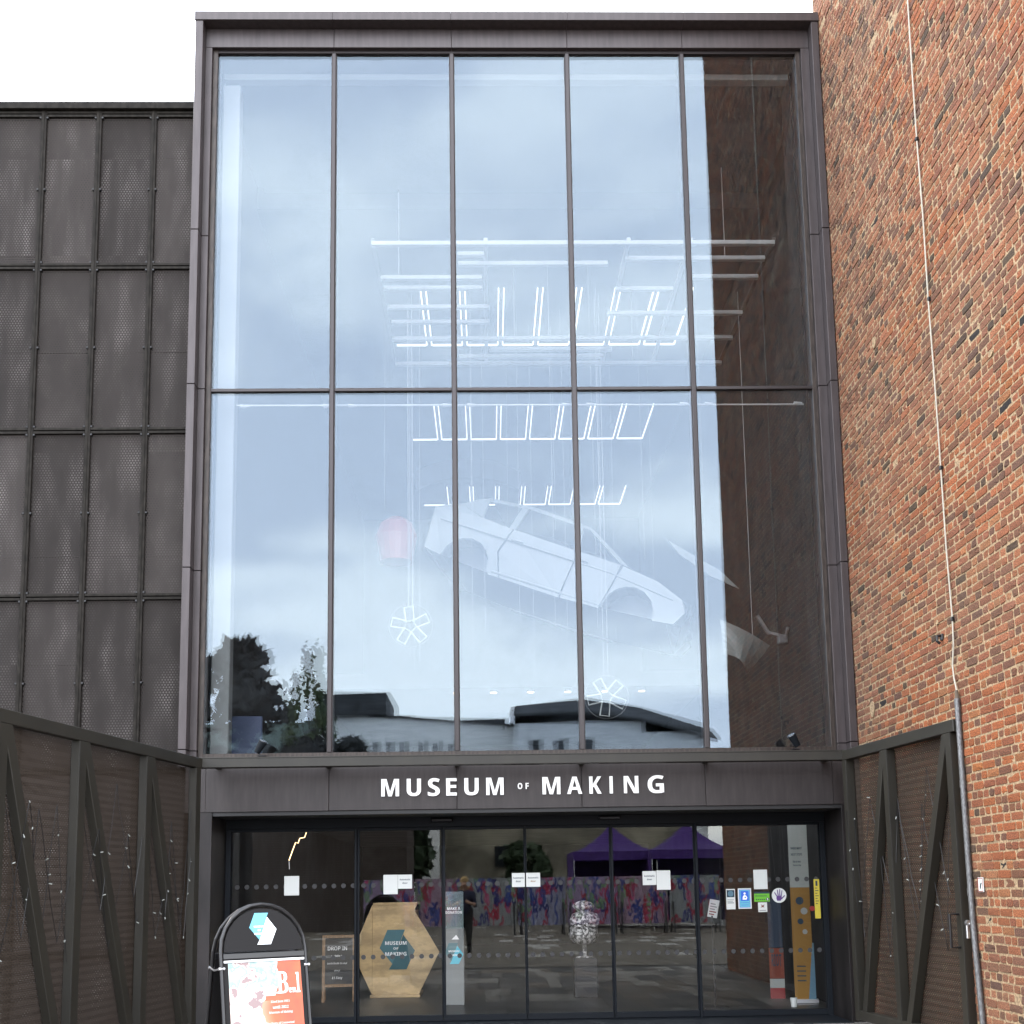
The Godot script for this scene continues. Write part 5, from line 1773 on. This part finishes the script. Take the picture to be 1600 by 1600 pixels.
func tree(called: String, label: String, at: Vector3, h: float, r: float, base: float, m: Material, leaves: int, sd: int, column: bool) -> void:
	var t := thing(called, label, "tree", at)
	rng.seed = sd
	var st := mb()
	cone(st, Vector3.ZERO, Vector3(0, h * 0.55, 0), 0.05 + r * 0.06, 0.04, 9)
	for k in 7:
		var a := rng.randf() * TAU
		var y := h * rng.randf_range(0.25, 0.6)
		cone(st, Vector3(0, y, 0), Vector3(cos(a) * r * 0.6, y + h * 0.18, sin(a) * r * 0.6), 0.035 + r * 0.015, 0.015, 6)
	build(st, "trunk", M.bark, t)
	st = mb()
	var lumps := []
	for k in (9 if column else 16):
		var a := rng.randf() * TAU
		if column:
			var f := (k + 0.5) / 9.0
			lumps.append([Vector3(cos(a) * r * 0.25, lerpf(base, h - 0.3, f), sin(a) * r * 0.25), r * (1.15 - 0.75 * f), h / 11.0])
		else:
			var f := rng.randf()
			var rr := r * 0.6 * sqrt(1.0 - pow(f * 1.6 - 0.7, 2) * 0.6)
			lumps.append([Vector3(cos(a) * rr, lerpf(base + r * 0.4, h - r * 0.35, f), sin(a) * rr), r * rng.randf_range(0.35, 0.55), 0.0])
	for k in leaves:
		var l: Array = lumps[k % lumps.size()]
		var d := Vector3(rng.randfn(), rng.randfn(), rng.randfn()).normalized() * pow(rng.randf(), 0.4)
		var ry: float = l[1] if not column else l[2]
		var c: Vector3 = l[0] + Vector3(d.x * l[1], d.y * ry, d.z * l[1])
		var n := Vector3(rng.randfn(), rng.randfn() + 0.5, rng.randfn()).normalized()
		var u := n.cross(Vector3(rng.randfn(), rng.randfn(), rng.randfn())).normalized()
		var v := n.cross(u)
		var s := rng.randf_range(0.09, 0.19) * (0.8 if column else 1.9)
		tri(st, c - u * s, c + v * s * 0.7, c + u * s, n)
		tri(st, c - u * s, c + u * s, c - v * s * 0.7, n)
	for l in lumps:
		var ry: float = (l[1] if not column else l[2] * 0.9) * 0.72
		var rx: float = l[1] * 0.72
		for a in 7:
			for e in 5:
				var q := []
				for d in [Vector2(0, 0), Vector2(1, 0), Vector2(1, 1), Vector2(0, 1)]:
					var az: float = TAU * (a + d.x) / 7.0
					var el: float = PI * ((e + d.y) / 5.0 - 0.5)
					q.append(l[0] + Vector3(cos(az) * cos(el) * rx, sin(el) * ry, sin(az) * cos(el) * rx) * (0.88 + 0.12 * sin(az * 3.0 + el * 4.0 + l[0].y)))
				quad(st, q[0], q[1], q[2], q[3], q[0] - l[0])
	build(st, "crown", m, t)

# ---------------------------------------------------------------- the person beside the camera
func capsule(p: Vector3, a: Vector3, b: Vector3, ra: float, rb: float) -> float:
	var ab := b - a
	var t := clampf((p - a).dot(ab) / ab.dot(ab), 0.0, 1.0)
	return p.distance_to(a + ab * t) - lerpf(ra, rb, t)

func field_mesh(bones: Array, cell: float, blend: float) -> ArrayMesh:
	# surface nets over the smooth union of tapered capsules; colour from the nearest bone
	var lo := Vector3.ONE * 1e9
	var hi := -lo
	for b in bones:
		var m := Vector3.ONE * (maxf(b[2], b[3]) + cell * 3.0)
		lo = lo.min(b[0] - m).min(b[1] - m)
		hi = hi.max(b[0] + m).max(b[1] + m)
	var n: Vector3i = Vector3i(((hi - lo) / cell).ceil())
	var vals := PackedFloat32Array()
	vals.resize(n.x * n.y * n.z)
	vals.fill(1.0)
	for b in bones:
		var m := Vector3.ONE * (maxf(b[2], b[3]) + cell * 3.0)
		var a0 := Vector3i((((b[0] as Vector3).min(b[1]) - m - lo) / cell).floor()).clamp(Vector3i.ZERO, n - Vector3i.ONE)
		var a1 := Vector3i((((b[0] as Vector3).max(b[1]) + m - lo) / cell).ceil()).clamp(Vector3i.ZERO, n - Vector3i.ONE)
		for z in range(a0.z, a1.z + 1):
			for y in range(a0.y, a1.y + 1):
				for x in range(a0.x, a1.x + 1):
					var i := x + n.x * (y + n.y * z)
					var d := capsule(lo + Vector3(x, y, z) * cell, b[0], b[1], b[2], b[3])
					var o := vals[i]
					var k := maxf(blend - absf(o - d), 0.0) / blend
					vals[i] = minf(o, d) - k * k * blend * 0.25
	var at := {}
	var pts := PackedVector3Array()
	var cols := PackedColorArray()
	for z in n.z - 1:
		for y in n.y - 1:
			for x in n.x - 1:
				var sum := Vector3.ZERO
				var cnt := 0
				var v := []
				for c in 8:
					v.append(vals[(x + (c & 1)) + n.x * ((y + ((c >> 1) & 1)) + n.y * (z + (c >> 2)))])
				for e in [[0, 1], [2, 3], [4, 5], [6, 7], [0, 2], [1, 3], [4, 6], [5, 7], [0, 4], [1, 5], [2, 6], [3, 7]]:
					if (v[e[0]] < 0.0) != (v[e[1]] < 0.0):
						var f: float = v[e[0]] / (v[e[0]] - v[e[1]])
						var p0 := Vector3(e[0] & 1, (e[0] >> 1) & 1, e[0] >> 2)
						var p1 := Vector3(e[1] & 1, (e[1] >> 1) & 1, e[1] >> 2)
						sum += p0.lerp(p1, f)
						cnt += 1
				if cnt:
					at[x + n.x * (y + n.y * z)] = pts.size()
					var p := lo + (Vector3(x, y, z) + sum / cnt) * cell
					pts.append(p)
					var best := 1e9
					var col := Color.WHITE
					for b in bones:
						var d := capsule(p, b[0], b[1], b[2], b[3])
						if d < best:
							best = d
							col = b[4]
					cols.append(col)
	var st := SurfaceTool.new()
	st.begin(Mesh.PRIMITIVE_TRIANGLES)
	st.set_smooth_group(0)
	for i in pts.size():
		st.set_color(cols[i])
		st.add_vertex(pts[i])
	var sx := 1
	var sy := n.x
	var sz := n.x * n.y
	for z in range(1, n.z - 1):
		for y in range(1, n.y - 1):
			for x in range(1, n.x - 1):
				var i := x + n.x * (y + n.y * z)
				for ax in 3:
					var s: int = [sx, sy, sz][ax]
					var u: int = [sy, sz, sx][ax]
					var w: int = [sz, sx, sy][ax]
					if (vals[i] < 0.0) != (vals[i + s] < 0.0):
						var q := [at.get(i - u - w, -1), at.get(i - w, -1), at.get(i, -1), at.get(i - u, -1)]
						if q.min() < 0:
							continue
						var flip := vals[i] < 0.0
						for k in ([0, 2, 1, 0, 3, 2] if flip else [0, 1, 2, 0, 2, 3]):
							st.add_index(q[k])
	st.generate_normals()
	return st.commit()

func make_person() -> void:
	var p := thing("person", "person in navy top and black trousers standing in the courtyard, seen in the door glass", "person", Vector3(-0.62, 0, 13.1), PI)
	var skin := Color(0.42, 0.25, 0.18)
	var navy := Color(0.02, 0.025, 0.06)
	var black := Color(0.012, 0.012, 0.013)
	var bones := [
		[Vector3(0, 1.0, 0), Vector3(0, 1.22, 0.01), 0.155, 0.145, navy],
		[Vector3(-0.07, 1.32, 0), Vector3(0.07, 1.32, 0), 0.13, 0.13, navy],
		[Vector3(-0.15, 1.38, 0), Vector3(0.15, 1.38, 0), 0.07, 0.07, navy],
		[Vector3(0, 1.42, 0), Vector3(0, 1.52, 0.02), 0.058, 0.052, skin],
		[Vector3(0, 1.6, 0.02), Vector3(0, 1.66, 0.01), 0.082, 0.092, skin],
		[Vector3(0, 1.545, 0.06), Vector3(0, 1.58, 0.07), 0.04, 0.05, skin],
		[Vector3(0, 1.6, 0.11), Vector3(0, 1.585, 0.125), 0.012, 0.014, skin],
		[Vector3(-0.09, 0.95, 0), Vector3(-0.1, 0.52, 0.02), 0.115, 0.08, black],
		[Vector3(0.09, 0.95, 0), Vector3(0.1, 0.52, 0.0), 0.115, 0.08, black],
		[Vector3(-0.1, 0.52, 0.02), Vector3(-0.1, 0.09, 0.0), 0.078, 0.055, black],
		[Vector3(0.1, 0.52, 0.0), Vector3(0.11, 0.09, -0.02), 0.078, 0.055, black],
		[Vector3(-0.1, 0.045, 0.0), Vector3(-0.11, 0.04, 0.14), 0.048, 0.04, black],
		[Vector3(0.11, 0.045, -0.02), Vector3(0.13, 0.04, 0.12), 0.048, 0.04, black],
		[Vector3(-0.2, 1.36, 0), Vector3(-0.25, 1.1, 0.02), 0.058, 0.05, navy],
		[Vector3(-0.25, 1.1, 0.02), Vector3(-0.1, 1.16, 0.26), 0.042, 0.032, skin],
		[Vector3(0.2, 1.36, 0), Vector3(0.26, 1.1, 0.0), 0.058, 0.05, navy],
		[Vector3(0.26, 1.1, 0.0), Vector3(0.2, 1.12, 0.25), 0.042, 0.032, skin],
	]
	for s in [-1.0, 1.0]:
		var palm := Vector3(-0.07, 1.18, 0.31) if s < 0 else Vector3(0.18, 1.14, 0.31)
		bones.append([palm - Vector3(0, 0.0, 0.05), palm, 0.03, 0.032, skin])
		for k in 4:
			var o := palm + Vector3(0.0, -0.03 + k * 0.02, 0.02)
			bones.append([o, o + Vector3(-s * 0.03, 0.005, 0.04 + 0.004 * k), 0.01, 0.008, skin])
		bones.append([palm + Vector3(-s * 0.02, 0.02, -0.02), palm + Vector3(-s * 0.045, 0.045, 0.015), 0.012, 0.009, skin])
	put(field_mesh(bones, 0.022, 0.045), "body", M.skin_cloth, p)
	var blond := Color(0.5, 0.34, 0.15)
	put(field_mesh([[Vector3(0, 1.66, -0.02), Vector3(0, 1.69, 0.01), 0.1, 0.1, blond], [Vector3(-0.07, 1.62, -0.03), Vector3(-0.085, 1.5, -0.02), 0.05, 0.04, blond], [Vector3(0.07, 1.62, -0.03), Vector3(0.085, 1.5, -0.02), 0.05, 0.04, blond], [Vector3(0, 1.6, -0.06), Vector3(0, 1.5, -0.06), 0.08, 0.06, blond]], 0.02, 0.04), "hair", M.skin_cloth, p)

# ---------------------------------------------------------------- the scene
func _ready() -> void:
	make_view()
	make_materials()
	M.emblem_white = mat("emblem_white", lin(0.85, 0.9, 0.92), 0.5)
	M.paper_dim = mat("paper_dim", lin(0.26, 0.28, 0.26), 0.8)
	M.wall_grey = mat("wall_grey", lin(0.72, 0.74, 0.76), 0.85)
	mat("green_render", lin(0.2, 0.25, 0.22), 0.9)
	mat("dull_brick", lin(0.05, 0.034, 0.026), 0.95)
	var ps := StandardMaterial3D.new()
	ps.albedo_texture = poster_image()
	ps.albedo_color = lin(0.7, 0.7, 0.7)
	ps.roughness = 0.35
	M.poster = ps
	mat("panel_blue", lin(0.007, 0.018, 0.05), 0.6)
	mat("marbled", lin(0.75, 0.74, 0.72), 0.6, 0.0, noise_tex(0.03, -1.1, 2.1, 91, 3, 256, 40.0), Vector3(2.2, 2.2, 2.2))
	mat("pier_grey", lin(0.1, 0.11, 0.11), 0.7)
	make_ground()
	make_brick_wall()
	make_museum()
	make_wing()
	make_gates()
	make_interior()
	make_street()
	make_pavement_sign()
	make_notices()
